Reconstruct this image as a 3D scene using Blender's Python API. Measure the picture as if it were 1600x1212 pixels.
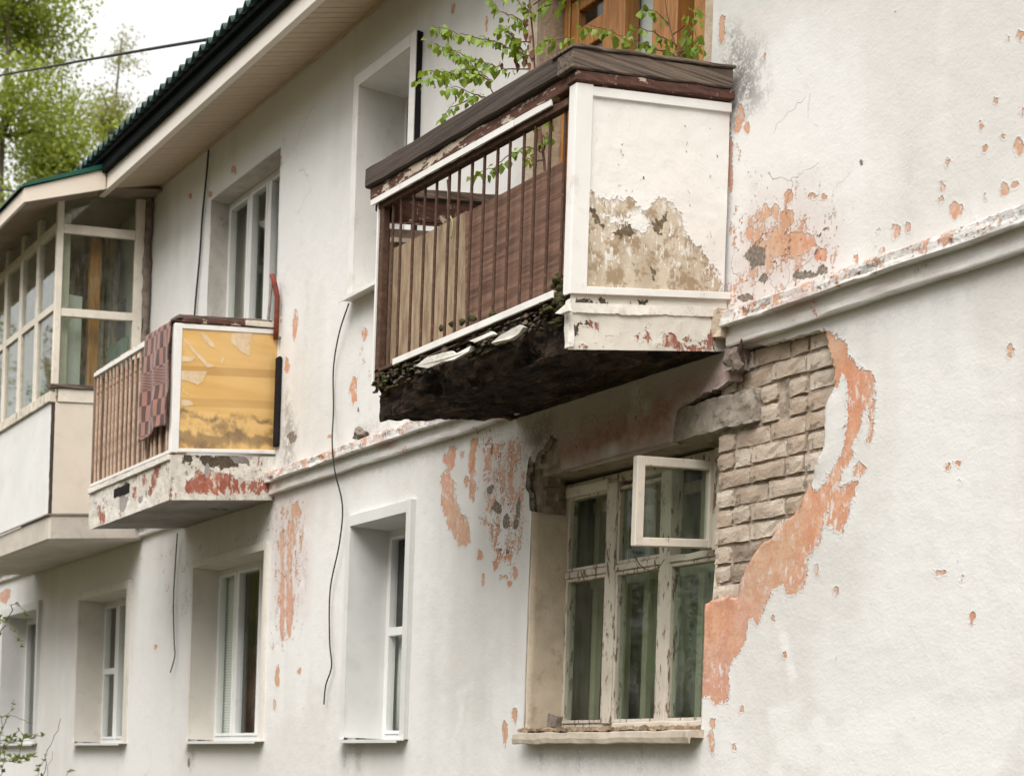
import bpy, bmesh, math, random
import numpy as np
from mathutils import Vector, Matrix, noise

# ------------------------------------------------------------------ clear
for o in list(bpy.data.objects): bpy.data.objects.remove(o)
scene = bpy.context.scene
C = scene.collection
random.seed(7)

# ------------------------------------------------------------------ camera
# world: X along the facade, -Y out of the facade (w = -Y), Z up. Facade plane is Y = 0.
F, ROLL, DIST, EYE = 2500.0, 0.033, 5.2, 1.55          # focal length in photo pixels, roll, distance to the facade, eye height
ANG = math.atan(1600.0/F)
FWD = Vector((-math.cos(ANG), math.sin(ANG), 0)); UPW = Vector((0, 0, 1)); RGT = FWD.cross(UPW)
CAM = Vector((0, -DIST, EYE))
PPY = 1167 + 1600*ROLL
cs, sn = math.cos(ROLL), math.sin(ROLL)
Xc = cs*RGT + sn*UPW; Yc = -sn*RGT + cs*UPW; Zc = -FWD
cd = bpy.data.cameras.new('camera'); cam = bpy.data.objects.new('camera', cd); C.objects.link(cam)
cam.matrix_world = Matrix(((Xc.x, Yc.x, Zc.x, CAM.x), (Xc.y, Yc.y, Zc.y, CAM.y), (Xc.z, Yc.z, Zc.z, CAM.z), (0, 0, 0, 1)))
cd.sensor_width = 36; cd.lens = 36*F/1600; cd.shift_x = 0; cd.shift_y = (PPY-606)/1600
cd.clip_start = 0.1; cd.clip_end = 2000
cd.dof.use_dof = True; cd.dof.focus_distance = 8.9; cd.dof.aperture_fstop = 3.2
scene.camera = cam

# ------------------------------------------------------------------ sky, sun, exposure
SUN_EL, SUN_AZ = math.radians(52), math.radians(128)    # azimuth measured from +X... sun stands in front of the facade, to its right
sun_dir = Vector((math.cos(SUN_EL)*0.70, -math.cos(SUN_EL)*0.714, math.sin(SUN_EL)))
world = bpy.data.worlds.new('World'); scene.world = world; world.use_nodes = True
wn = world.node_tree; wn.nodes.clear()
sky = wn.nodes.new('ShaderNodeTexSky'); sky.sky_type = 'NISHITA'; sky.sun_disc = False
sky.sun_elevation = SUN_EL; sky.sun_rotation = math.atan2(sun_dir.x, sun_dir.y); sky.air_density = 1.0; sky.dust_density = 3.0
tc = wn.nodes.new('ShaderNodeTexCoord')
mp = wn.nodes.new('ShaderNodeMapping'); mp.inputs['Scale'].default_value = (1, 1, 2.2)
nz = wn.nodes.new('ShaderNodeTexNoise'); nz.inputs['Scale'].default_value = 2.6; nz.inputs['Detail'].default_value = 6; nz.inputs['Roughness'].default_value = 0.55
cr = wn.nodes.new('ShaderNodeValToRGB')
cr.color_ramp.elements[0].position = 0.3; cr.color_ramp.elements[0].color = (6.8, 6.8, 6.8, 1)
cr.color_ramp.elements[1].position = 0.62; cr.color_ramp.elements[1].color = (9.3, 9.15, 8.9, 1)
mx = wn.nodes.new('ShaderNodeMix'); mx.data_type = 'RGBA'; mx.inputs[0].default_value = 0.93
bg = wn.nodes.new('ShaderNodeBackground'); bg.inputs['Strength'].default_value = 0.052
wo = wn.nodes.new('ShaderNodeOutputWorld')
L = wn.links.new
sx = wn.nodes.new('ShaderNodeSeparateXYZ'); L(tc.outputs['Generated'], sx.inputs[0])
mr = wn.nodes.new('ShaderNodeMapRange'); mr.inputs['From Min'].default_value = 0.0; mr.inputs['From Max'].default_value = 1.0; mr.inputs['To Min'].default_value = 0.37; mr.inputs['To Max'].default_value = 1.75; L(sx.outputs[2], mr.inputs['Value'])
gm = wn.nodes.new('ShaderNodeVectorMath'); gm.operation = 'SCALE'; L(cr.outputs[0], gm.inputs[0]); L(mr.outputs[0], gm.inputs['Scale'])
L(tc.outputs['Generated'], mp.inputs['Vector']); L(mp.outputs[0], nz.inputs['Vector']); L(nz.outputs['Fac'], cr.inputs['Fac'])
L(sky.outputs[0], mx.inputs[6]); L(gm.outputs[0], mx.inputs[7]); L(mx.outputs[2], bg.inputs['Color']); L(bg.outputs[0], wo.inputs['Surface'])
sl = bpy.data.lights.new('sun', 'SUN'); sl.energy = 1.5; sl.angle = math.radians(48); sl.color = (1.0, 0.96, 0.91)
so = bpy.data.objects.new('sun', sl); C.objects.link(so); so.rotation_euler = (-sun_dir).to_track_quat('-Z', 'Y').to_euler(); so.location = (0, -8, 14)
scene.view_settings.view_transform = 'Standard'; scene.view_settings.look = 'None'
scene.view_settings.gamma = 1; scene.view_settings.use_curve_mapping = False
scene.view_settings.exposure = 1.50

cy = scene.cycles
cy.max_bounces = 5; cy.diffuse_bounces = 3; cy.glossy_bounces = 3; cy.transmission_bounces = 4; cy.transparent_max_bounces = 12
cy.caustics_reflective = False; cy.caustics_refractive = False; cy.use_adaptive_sampling = True; cy.adaptive_threshold = 0.02; cy.use_denoising = True

# ------------------------------------------------------------------ measuring helpers (photo pixel -> point on a real plane)
def ray(px, py):
    dx, dy = px-800.0, py-PPY
    return RGT*((dx*cs+dy*sn)/F) + UPW*((dx*sn-dy*cs)/F) + FWD
def fp(px, py, w=0.0):                        # on the plane w metres in front of the facade -> (u, z)
    r = ray(px, py); t = (DIST-w)/r.y; p = CAM+r*t
    return p.x, p.z
def sp(px, py, u):                            # on the plane X = u -> (w, z)
    r = ray(px, py); t = u/r.x; p = CAM+r*t
    return -p.y, p.z
def at(px, py, depth):                        # at a distance along the view axis
    return CAM+ray(px, py)*depth

# ------------------------------------------------------------------ objects
def link(o, parent=None):
    C.objects.link(o)
    if parent is not None: o.parent = parent
    return o
def tag(o, label=None, cat=None, group=None, kind=None):
    if label: o['label'] = label
    if cat: o['category'] = cat
    if group: o['group'] = group
    if kind: o['kind'] = kind
    return o
def empty(name, loc=(0, 0, 0)):
    o = bpy.data.objects.new(name, None); o.location = loc; o.empty_display_size = 0.1
    return link(o)
def place(o, parent):
    if parent is not None:
        o.parent = parent; o.matrix_parent_inverse = Matrix.Translation(-world_loc(parent))
    return o
def world_loc(o):
    v = Vector(o.location)
    if o.parent is not None:
        v = v + (Vector((0, 0, 0)) if o.parent is None else Vector((0, 0, 0)))
    return v
ORIG = {}
class MB:
    def __init__(s): s.bm = bmesh.new()
    def box(s, u0, u1, w0, w1, z0, z1, bev=0.0, seg=(1, 1, 1), jit=0.0, fr=6.0):
        b = bmesh.new()
        if seg == (1, 1, 1):
            vs = [b.verts.new((u, -w, z)) for u in (u0, u1) for w in (w0, w1) for z in (z0, z1)]
            for f in ((0, 1, 3, 2), (4, 6, 7, 5), (0, 4, 5, 1), (2, 3, 7, 6), (0, 2, 6, 4), (1, 5, 7, 3)): b.faces.new([vs[i] for i in f])
        else:
            nu, nw, n_z = seg; g = {}
            def V(i, j, k):
                if (i, j, k) not in g: g[i, j, k] = b.verts.new((u0+(u1-u0)*i/nu, -(w0+(w1-w0)*j/nw), z0+(z1-z0)*k/n_z))
                return g[i, j, k]
            for i in range(nu):
                for j in range(nw):
                    for k in (0, n_z): b.faces.new((V(i, j, k), V(i+1, j, k), V(i+1, j+1, k), V(i, j+1, k)))
            for i in range(nu):
                for k in range(n_z):
                    for j in (0, nw): b.faces.new((V(i, j, k), V(i+1, j, k), V(i+1, j, k+1), V(i, j, k+1)))
            for j in range(nw):
                for k in range(n_z):
                    for i in (0, nu): b.faces.new((V(i, j, k), V(i, j+1, k), V(i, j+1, k+1), V(i, j, k+1)))
        bmesh.ops.recalc_face_normals(b, faces=b.faces)
        if bev > 0: bmesh.ops.bevel(b, geom=list(b.edges), offset=bev, segments=1, affect='EDGES', clamp_overlap=True)
        if jit:
            for v in b.verts: v.co += noise.noise_vector(v.co*fr)*jit
        s._merge(b); return s
    def _merge(s, b):
        m = bpy.data.meshes.new('t'); b.to_mesh(m); b.free(); s.bm.from_mesh(m); bpy.data.meshes.remove(m)
    def tube(s, pts, r, n=6, taper=None):
        pts = [Vector(p) for p in pts]; rings = []
        for i, p in enumerate(pts):
            d = (pts[min(i+1, len(pts)-1)]-pts[max(i-1, 0)]).normalized()
            a = d.orthogonal().normalized(); c = d.cross(a)
            rr = r if taper is None else r+(taper-r)*i/(len(pts)-1)
            rings.append([s.bm.verts.new(p+(a*math.cos(q*2*math.pi/n)+c*math.sin(q*2*math.pi/n))*rr) for q in range(n)])
        # untwist rings
        for i in range(1, len(rings)):
            best = min(range(n), key=lambda k: (rings[i][k].co-rings[i-1][0].co-(pts[i]-pts[i-1])).length)
            rings[i] = rings[i][best:]+rings[i][:best]
            if n > 2 and (rings[i][1].co-rings[i-1][1].co-(pts[i]-pts[i-1])).length > (rings[i][-1].co-rings[i-1][1].co-(pts[i]-pts[i-1])).length:
                rings[i] = [rings[i][0]]+rings[i][:0:-1]
        for i in range(len(rings)-1):
            for q in range(n): s.bm.faces.new((rings[i][q], rings[i][(q+1) % n], rings[i+1][(q+1) % n], rings[i+1][q]))
        s.bm.faces.new(rings[0]); s.bm.faces.new(rings[-1]); return s
    def prism(s, poly, w0, w1):               # outline in (u, z), extruded in w
        a = [s.bm.verts.new((u, -w0, z)) for u, z in poly]; b = [s.bm.verts.new((u, -w1, z)) for u, z in poly]
        n = len(poly); s.bm.faces.new(a); s.bm.faces.new(b[::-1])
        for i in range(n): s.bm.faces.new((a[i], b[i], b[(i+1) % n], a[(i+1) % n]))
        return s
    def uprism(s, poly, u0, u1):              # outline in (w, z), extruded in u
        a = [s.bm.verts.new((u0, -w, z)) for w, z in poly]; b = [s.bm.verts.new((u1, -w, z)) for w, z in poly]
        n = len(poly); s.bm.faces.new(a); s.bm.faces.new(b[::-1])
        for i in range(n): s.bm.faces.new((a[i], b[i], b[(i+1) % n], a[(i+1) % n]))
        return s
    def quad(s, *pts):
        s.bm.faces.new([s.bm.verts.new((u, -w, z)) for u, w, z in pts]); return s
    def build(s, name, m, parent=None, T=None, smooth=False, recalc=True, label=None, kind=None):
        if T:
            for v in s.bm.verts:
                u, w, z = T(v.co.x, -v.co.y, v.co.z); v.co = (u, -w, z)
        if recalc: bmesh.ops.recalc_face_normals(s.bm, faces=s.bm.faces)
        if smooth:
            for f in s.bm.faces: f.smooth = True
        # origin to the base centre
        co = [v.co for v in s.bm.verts]
        me = bpy.data.meshes.new(name); s.bm.to_mesh(me); s.bm.free()
        me.materials.append(m)
        o = bpy.data.objects.new(name, me)
        link(o, parent); tag(o, label, kind=kind); return o

# ------------------------------------------------------------------ material helper
class NT:
    def __init__(s, name):
        s.m = bpy.data.materials.new(name); s.m.use_nodes = True; s.t = s.m.node_tree; s.t.nodes.clear()
        s.out = s.t.nodes.new('ShaderNodeOutputMaterial'); s.tc = s.t.nodes.new('ShaderNodeTexCoord'); s.P = s.tc.outputs['Object']
    def set(s, sock, v):
        if isinstance(v, bpy.types.NodeSocket): s.t.links.new(v, sock)
        else:
            if sock.type == 'RGBA' and len(v) == 3: v = (*v, 1)
            sock.default_value = v
    def n(s, typ, ins=None, **props):
        nd = s.t.nodes.new('ShaderNode'+typ)
        for k, v in props.items(): setattr(nd, k, v)
        for k, v in (ins or {}).items(): s.set(nd.inputs[k], v)
        return nd
    def math(s, op, a, b=0.0, c=0.0, clamp=False):
        return s.n('Math', {0: a, 1: b, 2: c}, operation=op, use_clamp=clamp).outputs[0]
    def add(s, a, b): return s.math('ADD', a, b)
    def mul(s, a, b): return s.math('MULTIPLY', a, b)
    def vec(s, scale=(1, 1, 1), loc=(0, 0, 0), src=None, rot=(0, 0, 0)):
        return s.n('Mapping', {'Vector': src or s.P, 'Scale': scale, 'Location': loc, 'Rotation': rot}).outputs[0]
    def noise(s, sc, det=4, rough=0.55, v=None, dist=0.0):
        return s.n('TexNoise', {'Vector': v or s.P, 'Scale': sc, 'Detail': det, 'Roughness': rough, 'Distortion': dist}).outputs['Fac']
    def ss(s, x, a, b, lo=0.0, hi=1.0):
        return s.n('MapRange', {'Value': x, 'From Min': a, 'From Max': b, 'To Min': lo, 'To Max': hi}, interpolation_type='SMOOTHSTEP').outputs[0]
    def mix(s, f, a, b):
        nd = s.n('Mix', {0: f}, data_type='RGBA'); s.set(nd.inputs[6], a); s.set(nd.inputs[7], b); return nd.outputs[2]
    def attr(s, name): return s.n('Attribute', attribute_name=name).outputs['Fac']
    def xyz(s, v=None):
        o = s.n('SeparateXYZ', {0: v or s.P}).outputs; return o[0], o[1], o[2]
    def bump(s, h, dist=0.01, strength=1.0, normal=None):
        d = {'Height': h, 'Distance': dist, 'Strength': strength}
        if normal is not None: d['Normal'] = normal
        return s.n('Bump', d).outputs[0]
    def bsdf(s, col, rough=0.8, normal=None, **kw):
        d = {'Base Color': col, 'Roughness': rough}
        if normal is not None: d['Normal'] = normal
        d.update({k.replace('_', ' '): v for k, v in kw.items()})
        b = s.n('BsdfPrincipled', d); s.t.links.new(b.outputs[0], s.out.inputs['Surface']); return s.m

def peel_paint(name, c1, c2, under1, under2, deep=(.30, .25, .205), amp=1.0, grain=1.0, peel_sc=14, var=.75, mottle=.45, mcol=(.60, .44, .36)):
    """old paint on plaster: vertex attributes peel / deep / flaky / grime / pink / fresh / tone say where paint has come off, is stained or has shade painted in"""
    s = NT(name)
    tone = s.attr('tone'); fl = s.attr('flaky')
    nA = s.noise(peel_sc, 4, .62); nB = s.noise(peel_sc*4.2, 3, .62); nf = s.noise(11, 5, .66, s.vec((1, 1, .55)))
    col = s.mix(s.ss(tone, -.30, .30), c2, c1)
    col = s.mix(s.mul(s.ss(nf, .5, .8), .22), col, tuple(x*.86 for x in c2))
    col = s.mix(s.attr('fresh'), col, (.80, .80, .785))
    col = s.mix(s.attr('pink'), col, s.mix(s.ss(nA, .35, .65), (.38, .21, .185), (.58, .36, .325)))
    gr = s.attr('grime_shade')
    col = s.mix(s.mul(gr, s.ss(s.add(s.add(s.mul(nA, .55), s.mul(nB, .45)), s.mul(gr, .12)), .46, .60)), col, (.12, .10, .09))
    wob = s.add(s.mul(s.add(nA, -.5), 2.0*amp), s.mul(s.add(nB, -.5), 1.15*amp))
    p = s.add(s.attr('peel'), wob)
    m1 = s.ss(p, -.02, .04)
    m2 = s.ss(s.add(s.add(s.mul(nf, .62), s.mul(nB, .38)), s.mul(fl, .27)), .672, .685)
    m1 = s.math('MAXIMUM', m1, m2)
    resid = s.ss(s.add(s.noise(36, 3, .7, s.vec((1, 1, .42))), s.mul(s.ss(p, .9, .1), .06)), .55, .60)
    resid = s.mul(resid, s.ss(s.noise(3.2, 3, .6), .44, .60))
    m1 = s.mul(m1, s.math('SUBTRACT', 1.0, s.mul(resid, .85)))
    nu = s.noise(5, 4, .65, s.vec((1.8, 1.8, .5)))
    uc = s.mix(s.ss(nu, .36, .64), under1, under2)
    uc = s.mix(s.mul(s.ss(nB, .48, .70), .45), uc, tuple(x*.74 for x in under1))
    uc = s.mix(s.mul(s.ss(s.noise(1.6, 2), .45, .58), var), uc, (.575, .36, .30)); uc = s.mix(s.mul(s.ss(s.noise(1.3, 2, .5, s.vec((1, 1, 1), (7, 3, 5))), .47, .60), var), uc, (.56, .415, .285))
    uc = s.mix(s.mul(s.ss(s.add(s.mul(nA, .7), s.mul(nB, .3)), .47, .57), mottle), uc, mcol)
    col = s.mix(m1, col, uc)
    dp = s.add(s.attr('deep'), s.mul(wob, .9)); m3 = s.ss(dp, -.02, .05)
    m3 = s.math('MAXIMUM', m3, s.ss(s.add(s.add(s.mul(nA, .6), s.mul(nB, .4)), s.mul(fl, .12)), .675, .69))
    dc = s.mix(s.ss(nB, .35, .65), deep, tuple(x*.5 for x in deep))
    col = s.mix(m3, col, dc)
    wv = s.n('VectorMath', {0: s.P, 1: s.n('VectorMath', {0: s.n('TexNoise', {'Vector': s.P, 'Scale': 5.0, 'Detail': 3.0}).outputs['Color'], 'Scale': .28}, operation='SCALE').outputs[0]}, operation='ADD').outputs[0]
    vd = s.n('TexVoronoi', {'Vector': wv, 'Scale': 2.1}, feature='DISTANCE_TO_EDGE').outputs['Distance']
    cm = s.mul(s.ss(vd, .0055, .0015), s.ss(s.add(tone, s.mul(fl, .38)), .46, .56))
    col = s.mix(s.mul(cm, .42), col, (.26, .22, .20))
    h = s.add(s.mul(s.math('MAXIMUM', s.mul(s.ss(p, -.14, .12), .7), s.mul(m1, .6)), -1.0), s.mul(m3, -.8))
    h = s.add(s.add(h, s.mul(cm, -.5)), s.add(s.mul(nB, .28*grain), s.mul(nA, .55*grain)))
    h = s.add(h, s.mul(s.mul(s.ss(p, -.40, -.02), s.ss(p, .05, -.02)), .25))
    return s.bsdf(col, .88, s.bump(h, .0055, 1.0))

def simple(name, col, rough=.6, var=.12, sc=8, bump=.0, bsc=60, dirt=None, dirt_amt=.4, dsc=7, stretch=(1, 1, 1), **kw):
    s = NT(name); v = s.vec(stretch)
    c = s.mix(s.ss(s.noise(sc, 5, .6, v), .3, .7), tuple(x*(1-var) for x in col), tuple(min(1, x*(1+var)) for x in col))
    if dirt: c = s.mix(s.mul(s.ss(s.noise(dsc, 5, .7, v), .52, .72), dirt_amt), c, dirt)
    nrm = s.bump(s.noise(bsc, 5, .6, v), bump, .8) if bump else None
    return s.bsdf(c, rough, nrm, **kw)

def wood(name, c1, c2, grain=(1, 14, 14), sc=6, paint=None, cover=.5, rough=.85, psc=9, bd=.004, pst=(1, 1, 1)):
    s = NT(name); v = s.vec(grain)
    g1 = s.noise(sc, 6, .68, v, .08); g2 = s.noise(sc*4, 4, .6, v)
    c = s.mix(s.ss(g1, .32, .68), c1, c2)
    c = s.mix(s.mul(s.ss(g2, .5, .75), .5), c, tuple(x*.45 for x in c1))
    h = s.add(s.mul(g1, .6), s.mul(g2, .5))
    if paint:
        pn = s.add(s.mul(s.noise(psc, 6, .68, s.vec(pst)), .75), s.mul(g1, .25))
        m = s.ss(pn, 1-cover-.015, 1-cover+.015)
        pc = s.mix(s.ss(s.noise(5, 5), .35, .65), paint, tuple(x*.88 for x in paint))
        pc = s.mix(s.mul(s.ss(s.noise(13, 6, .7), .52, .7), .3), pc, (.42, .33, .25))
        c = s.mix(m, c, pc); h = s.add(s.mul(h, .5), s.mul(m, .8))
    return s.bsdf(c, rough, s.bump(h, bd, .9))

M = {}
M['wall'] = peel_paint('old_wall_paint', (.765, .757, .742), (.685, .668, .643), (.63, .295, .175), (.69, .42, .285), var=.5, mottle=.4, mcol=(.53, .225, .135))
M['panel'] = peel_paint('white_panel_paint', (.83, .81, .785), (.80, .775, .745), (.60, .52, .415), (.47, .385, .285), deep=(.20, .15, .09), amp=1.25, peel_sc=11, var=.0, mottle=.8, mcol=(.30, .205, .115))
M['slab'] = peel_paint('slab_edge_paint', (.76, .735, .685), (.66, .62, .55), (.30, .085, .05), (.40, .16, .11), deep=(.10, .075, .05), amp=1.1, peel_sc=16, var=.0, mottle=.4, mcol=(.2, .06, .035))
M['slabplain'] = simple('chipped_white_limewash', (.74, .71, .655), .9, .08, 6, .005, 30, dirt=(.30, .14, .08), dirt_amt=.45, dsc=14)
M['casing_warm'] = simple('cream_lined_casing', (.70, .66, .60), .6, .05, 3, dirt=(.45, .38, .3), dirt_amt=.3)
M['pvc'] = simple('white_plastic', (.80, .80, .79), .35, .03, 3, dirt=(.55, .51, .45), dirt_amt=.25)
M['trim'] = simple('white_enamelled_metal', (.80, .785, .76), .42, .04, 3, dirt=(.45, .36, .28), dirt_amt=.30, bump=.0006, bsc=30)
M['casing'] = simple('pale_grey_metal_casing', (.69, .695, .68), .45, .04, 3, dirt=(.5, .47, .43), dirt_amt=.25, dsc=5)
M['reveal_plaster'] = simple('cream_reveal_plaster', (.74, .635, .50), .9, .10, 5, .004, 60, dirt=(.36, .27, .19), dirt_amt=.5)
M['reveal_rough'] = simple('rough_beige_plaster', (.50, .41, .31), .95, .16, 9, .008, 40, dirt=(.25, .20, .15), dirt_amt=.6)
M['oldwhite'] = wood('peeling_white_wood', (.20, .125, .08), (.36, .27, .19), (9, 9, 1), 6, paint=(.72, .66, .565), cover=.565, psc=20, bd=.003, pst=(1.6, 1.6, .4))
M['oldwhite2'] = wood('cracked_cream_wood', (.24, .16, .11), (.4, .3, .22), (9, 9, 1), 6, paint=(.77, .71, .615), cover=.635, psc=18, bd=.003, pst=(1.2, 1.2, .6))
M['greyboard'] = wood('grey_weathered_board', (.028, .019, .015), (.095, .068, .051), (.28, 14, 14), 5, bd=.006)
M['greyboard_end'] = wood('grey_weathered_end_board', (.040, .027, .022), (.22, .165, .125), (14, .28, 14), 5, bd=.006)
M['redwood'] = wood('red_brown_flaking_wood', (.060, .024, .016), (.155, .062, .038), (2, 10, 10), 6, paint=(.62, .52, .41), cover=.475, psc=10, bd=.004, pst=(.6, 1, 1.6))
M['redwood_end'] = wood('red_brown_flaking_end_wood', (.050, .021, .015), (.13, .052, .034), (10, 2, 10), 6, paint=(.55, .42, .33), cover=.43, psc=12, bd=.004)
M['sheet_dark'] = wood('dark_plywood', (.10, .050, .032), (.28, .155, .105), (.45, 9, 9), 6, paint=(.5, .43, .38), cover=.285, psc=17, bd=.003, pst=(.5, 1, 2.2))
M['sheet_light'] = wood('pale_plywood', (.27, .18, .112), (.50, .375, .25), (5.0, 9, 1.2), 5, bd=.002)
M['board_inner'] = wood('grey_inner_board', (.20, .15, .115), (.34, .27, .2), (1, 8, 8), 5, bd=.002)
M['slat'] = wood('tan_weathered_board', (.14, .09, .06), (.30, .215, .15), (9, 9, 1), 6, bd=.003)
M['oak'] = wood('varnished_brown_wood', (.34, .135, .032), (.58, .27, .075), (7, 7, .8), 6, rough=.5, bd=.001)
M['rust'] = simple('rusty_brown_iron', (.070, .033, .019), .85, .4, 25, .002, 120, dirt=(.19, .095, .045), dirt_amt=.8, dsc=30)
M['rust_pale'] = simple('peach_primer_iron', (.52, .37, .275), .75, .22, 20, .002, 90, dirt=(.16, .06, .035), dirt_amt=.9, dsc=16)
M['dark'] = simple('matt_black', (.013, .012, .013), .9, .2, 6, .002, 20, Specular_IOR_Level=.2)
M['cable'] = simple('black_cable_sheath', (.016, .019, .018), .85, .1)
M['red'] = simple('red_painted_pipe', (.20, .040, .022), .8, .35, 14, dirt=(.14, .03, .02), dirt_amt=.7)
M['greystick'] = simple('grey_wooden_stick', (.26, .225, .20), .85, .2, 12, .002)
M['lintel'] = simple('grey_concrete', (.36, .315, .265), .95, .20, 9, .010, 22, dirt=(.15, .115, .09), dirt_amt=.75, dsc=6)
M['mortar'] = simple('rough_mortar', (.40, .335, .27), .97, .28, 22, .016, 34, dirt=(.10, .08, .065), dirt_amt=.7)
M['dirtsill'] = simple('crumbled_plaster_dirt', (.30, .215, .145), .97, .35, 40, .008, 90, dirt=(.55, .47, .38), dirt_amt=.7, dsc=30)
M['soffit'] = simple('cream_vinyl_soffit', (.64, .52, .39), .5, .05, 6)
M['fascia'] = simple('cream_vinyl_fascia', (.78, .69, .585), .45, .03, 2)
M['fascia_white'] = simple('white_vinyl_fascia', (.82, .755, .68), .45, .03, 2)
M['roofedge'] = simple('shadow_black_roof_edge', (.007, .010, .010), .9, .2, Specular_IOR_Level=.1)
M['roof'] = simple('dark_green_metal_tile', (.006, .036, .033), .32, .15, 5)
M['roofgreen'] = simple('green_metal_flashing', (.012, .085, .055), .35, .1)
M['dead_leaf'] = simple('dead_leaf_brown', (.17, .06, .028), .8, .3, 30)
M['bark'] = simple('sapling_bark', (.105, .052, .036), .85, .3, 30, .002)
M['twig'] = simple('twig_bark', (.12, .095, .075), .9, .3, 30)
M['moss'] = simple('moss', (.050, .046, .010), .98, .6, 40, .012, 90, dirt=(.085, .045, .018), dirt_amt=.9, dsc=20)
M['chip'] = simple('white_plaster_chip', (.70, .665, .61), .9, .12, 14, .006, 40, dirt=(.3, .23, .17), dirt_amt=.6)
M['rubble'] = simple('grey_rubble', (.22, .18, .15), .95, .3, 14, .01, 40, dirt=(.1, .075, .05), dirt_amt=.7)
M['inner'] = simple('inner_room_paint', (.34, .31, .27), .9, .08)
M['ground'] = simple('ground_earth_grass', (.065, .060, .036), .95, .4, 1.5, .02, 12, dirt=(.17, .13, .09), dirt_amt=.8, dsc=.6)
M['wire_y'] = simple('pale_yellow_wire', (.55, .50, .25), .6, .1)
M['green_board'] = simple('pale_green_board', (.19, .33, .235), .8, .2, 4)
M['white_board'] = simple('whitish_board', (.62, .63, .60), .8, .06, 4)

def glass(name, tint=(.92, .97, .94), refl=1.0, dirt=.12):
    s = NT(name)
    gm = s.n('NewGeometry')
    d = s.math('ABSOLUTE', s.n('VectorMath', {0: gm.outputs['Incoming'], 1: gm.outputs['Normal']}, operation='DOT_PRODUCT').outputs['Value'])
    f = s.math('MINIMUM', s.mul(s.add(s.mul(s.math('POWER', s.math('SUBTRACT', 1.0, d), 5.0), .96), .04), refl), 1.0)   # Schlick, the same from both sides of the pane
    nrm = s.bump(s.noise(1.6, 1), .0012, 1.0)
    gl = s.n('BsdfGlossy', {'Color': (1, 1, 1, 1), 'Roughness': .015, 'Normal': nrm}).outputs[0]
    tr = s.n('BsdfTransparent', {'Color': (*[x**.5 for x in tint], 1)}).outputs[0]
    a = s.n('MixShader', {0: f, 1: tr, 2: gl}).outputs[0]
    df = s.n('BsdfDiffuse', {'Color': (.42, .41, .36, 1)}).outputs[0]
    dm = s.add(s.mul(s.ss(s.noise(5, 8, .7, s.vec((2, 2, .8))), .42, .72), dirt*.5), dirt*.08)
    b = s.n('MixShader', {0: dm, 1: a, 2: df})
    s.t.links.new(b.outputs[0], s.out.inputs['Surface']); return s.m
M['glass'] = glass('window_glass', refl=.8, dirt=.03)
M['glass_old'] = glass('dusty_old_glass', (.80, .90, .83), .85, .24)
M['glass_bay'] = glass('dusty_bay_glass', (.80, .87, .80), 1.3, .18)

def cloth(name, c1, c2, sc=18):
    s = NT(name); f = s.noise(1, 4, .5, s.vec((sc, 2, .4)))
    return s.bsdf(s.mix(s.ss(f, .35, .65), c1, c2), .9)
M['curtain_dark'] = cloth('dark_plum_curtain', (.045, .032, .036), (.085, .062, .066))
M['curtain_pale'] = cloth('pale_grey_curtain', (.46, .46, .42), (.70, .70, .64))
M['curtain_green'] = cloth('faded_green_curtain', (.15, .19, .125), (.44, .46, .33), 16)
M['curtain_cream'] = cloth('cream_net_curtain', (.50, .47, .38), (.64, .60, .50))
def leafmat(name, a, b):
    s = NT(name)
    oi = s.n('ObjectInfo').outputs['Random']
    r = s.add(s.mul(oi, .7), s.mul(s.noise(3, 3, .5, s.n('NewGeometry').outputs['Position']), .3))
    c = s.mix(r, a, b)
    d = s.n('BsdfPrincipled', {'Base Color': c, 'Roughness': .5}).outputs[0]
    t = s.n('BsdfTranslucent', {'Color': s.mix(.5, c, (.40, .44, .03))}).outputs[0]
    m = s.n('MixShader', {0: .38, 1: d, 2: t})
    s.t.links.new(m.outputs[0], s.out.inputs['Surface']); return s.m
M['leaf'] = leafmat('fresh_birch_leaf', (.10, .20, .014), (.25, .36, .04))
M['bud'] = leafmat('spring_bud_leaf', (.06, .10, .018), (.13, .18, .03))
M['crown'] = leafmat('spring_tree_foliage', (.13, .185, .018), (.33, .385, .05))
M['crown_pale'] = leafmat('pale_spring_foliage', (.20, .20, .085), (.34, .32, .16))
M['crown_dark'] = leafmat('yard_tree_foliage', (.05, .075, .015), (.11, .13, .03))

# ------------------------------------------------------------------ ground
def sheet(name, x0, x1, y0, y1, z, m):
    me = bpy.data.meshes.new(name); me.from_pydata([(x0, y0, z), (x1, y0, z), (x1, y1, z), (x0, y1, z)], [], [(0, 1, 2, 3)]); me.materials.append(m)
    o = link(bpy.data.objects.new(name, me)); return o
tag(sheet('ground', -600, 600, -600, 600, 0, M['ground']), kind='structure')

# ------------------------------------------------------------------ signed distance fields for worn areas
def sdf_poly(U, Z, poly):
    d = np.full(U.shape, 1e9); inside = np.zeros(U.shape, bool); n = len(poly)
    for i in range(n):
        ax, az = poly[i]; bx, bz = poly[(i+1) % n]
        ex, ez = bx-ax, bz-az; px, pz = U-ax, Z-az
        t = np.clip((px*ex+pz*ez)/(ex*ex+ez*ez+1e-12), 0, 1)
        d = np.minimum(d, (px-ex*t)**2+(pz-ez*t)**2)
        cond = ((az > Z) != (bz > Z)) & (U < (bx-ax)*(Z-az)/((bz-az) if abs(bz-az) > 1e-9 else 1e-9)+ax)
        inside ^= cond
    d = np.sqrt(d); return np.where(inside, d, -d)
def px_poly(pts, w=0.0): return [fp(x, y, w) for x, y in pts]

building = empty('apartment_building', (0, 0, 0))
tag(building, 'old two-storey house with peeling white walls, balconies and a dark green roof', 'building')

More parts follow.
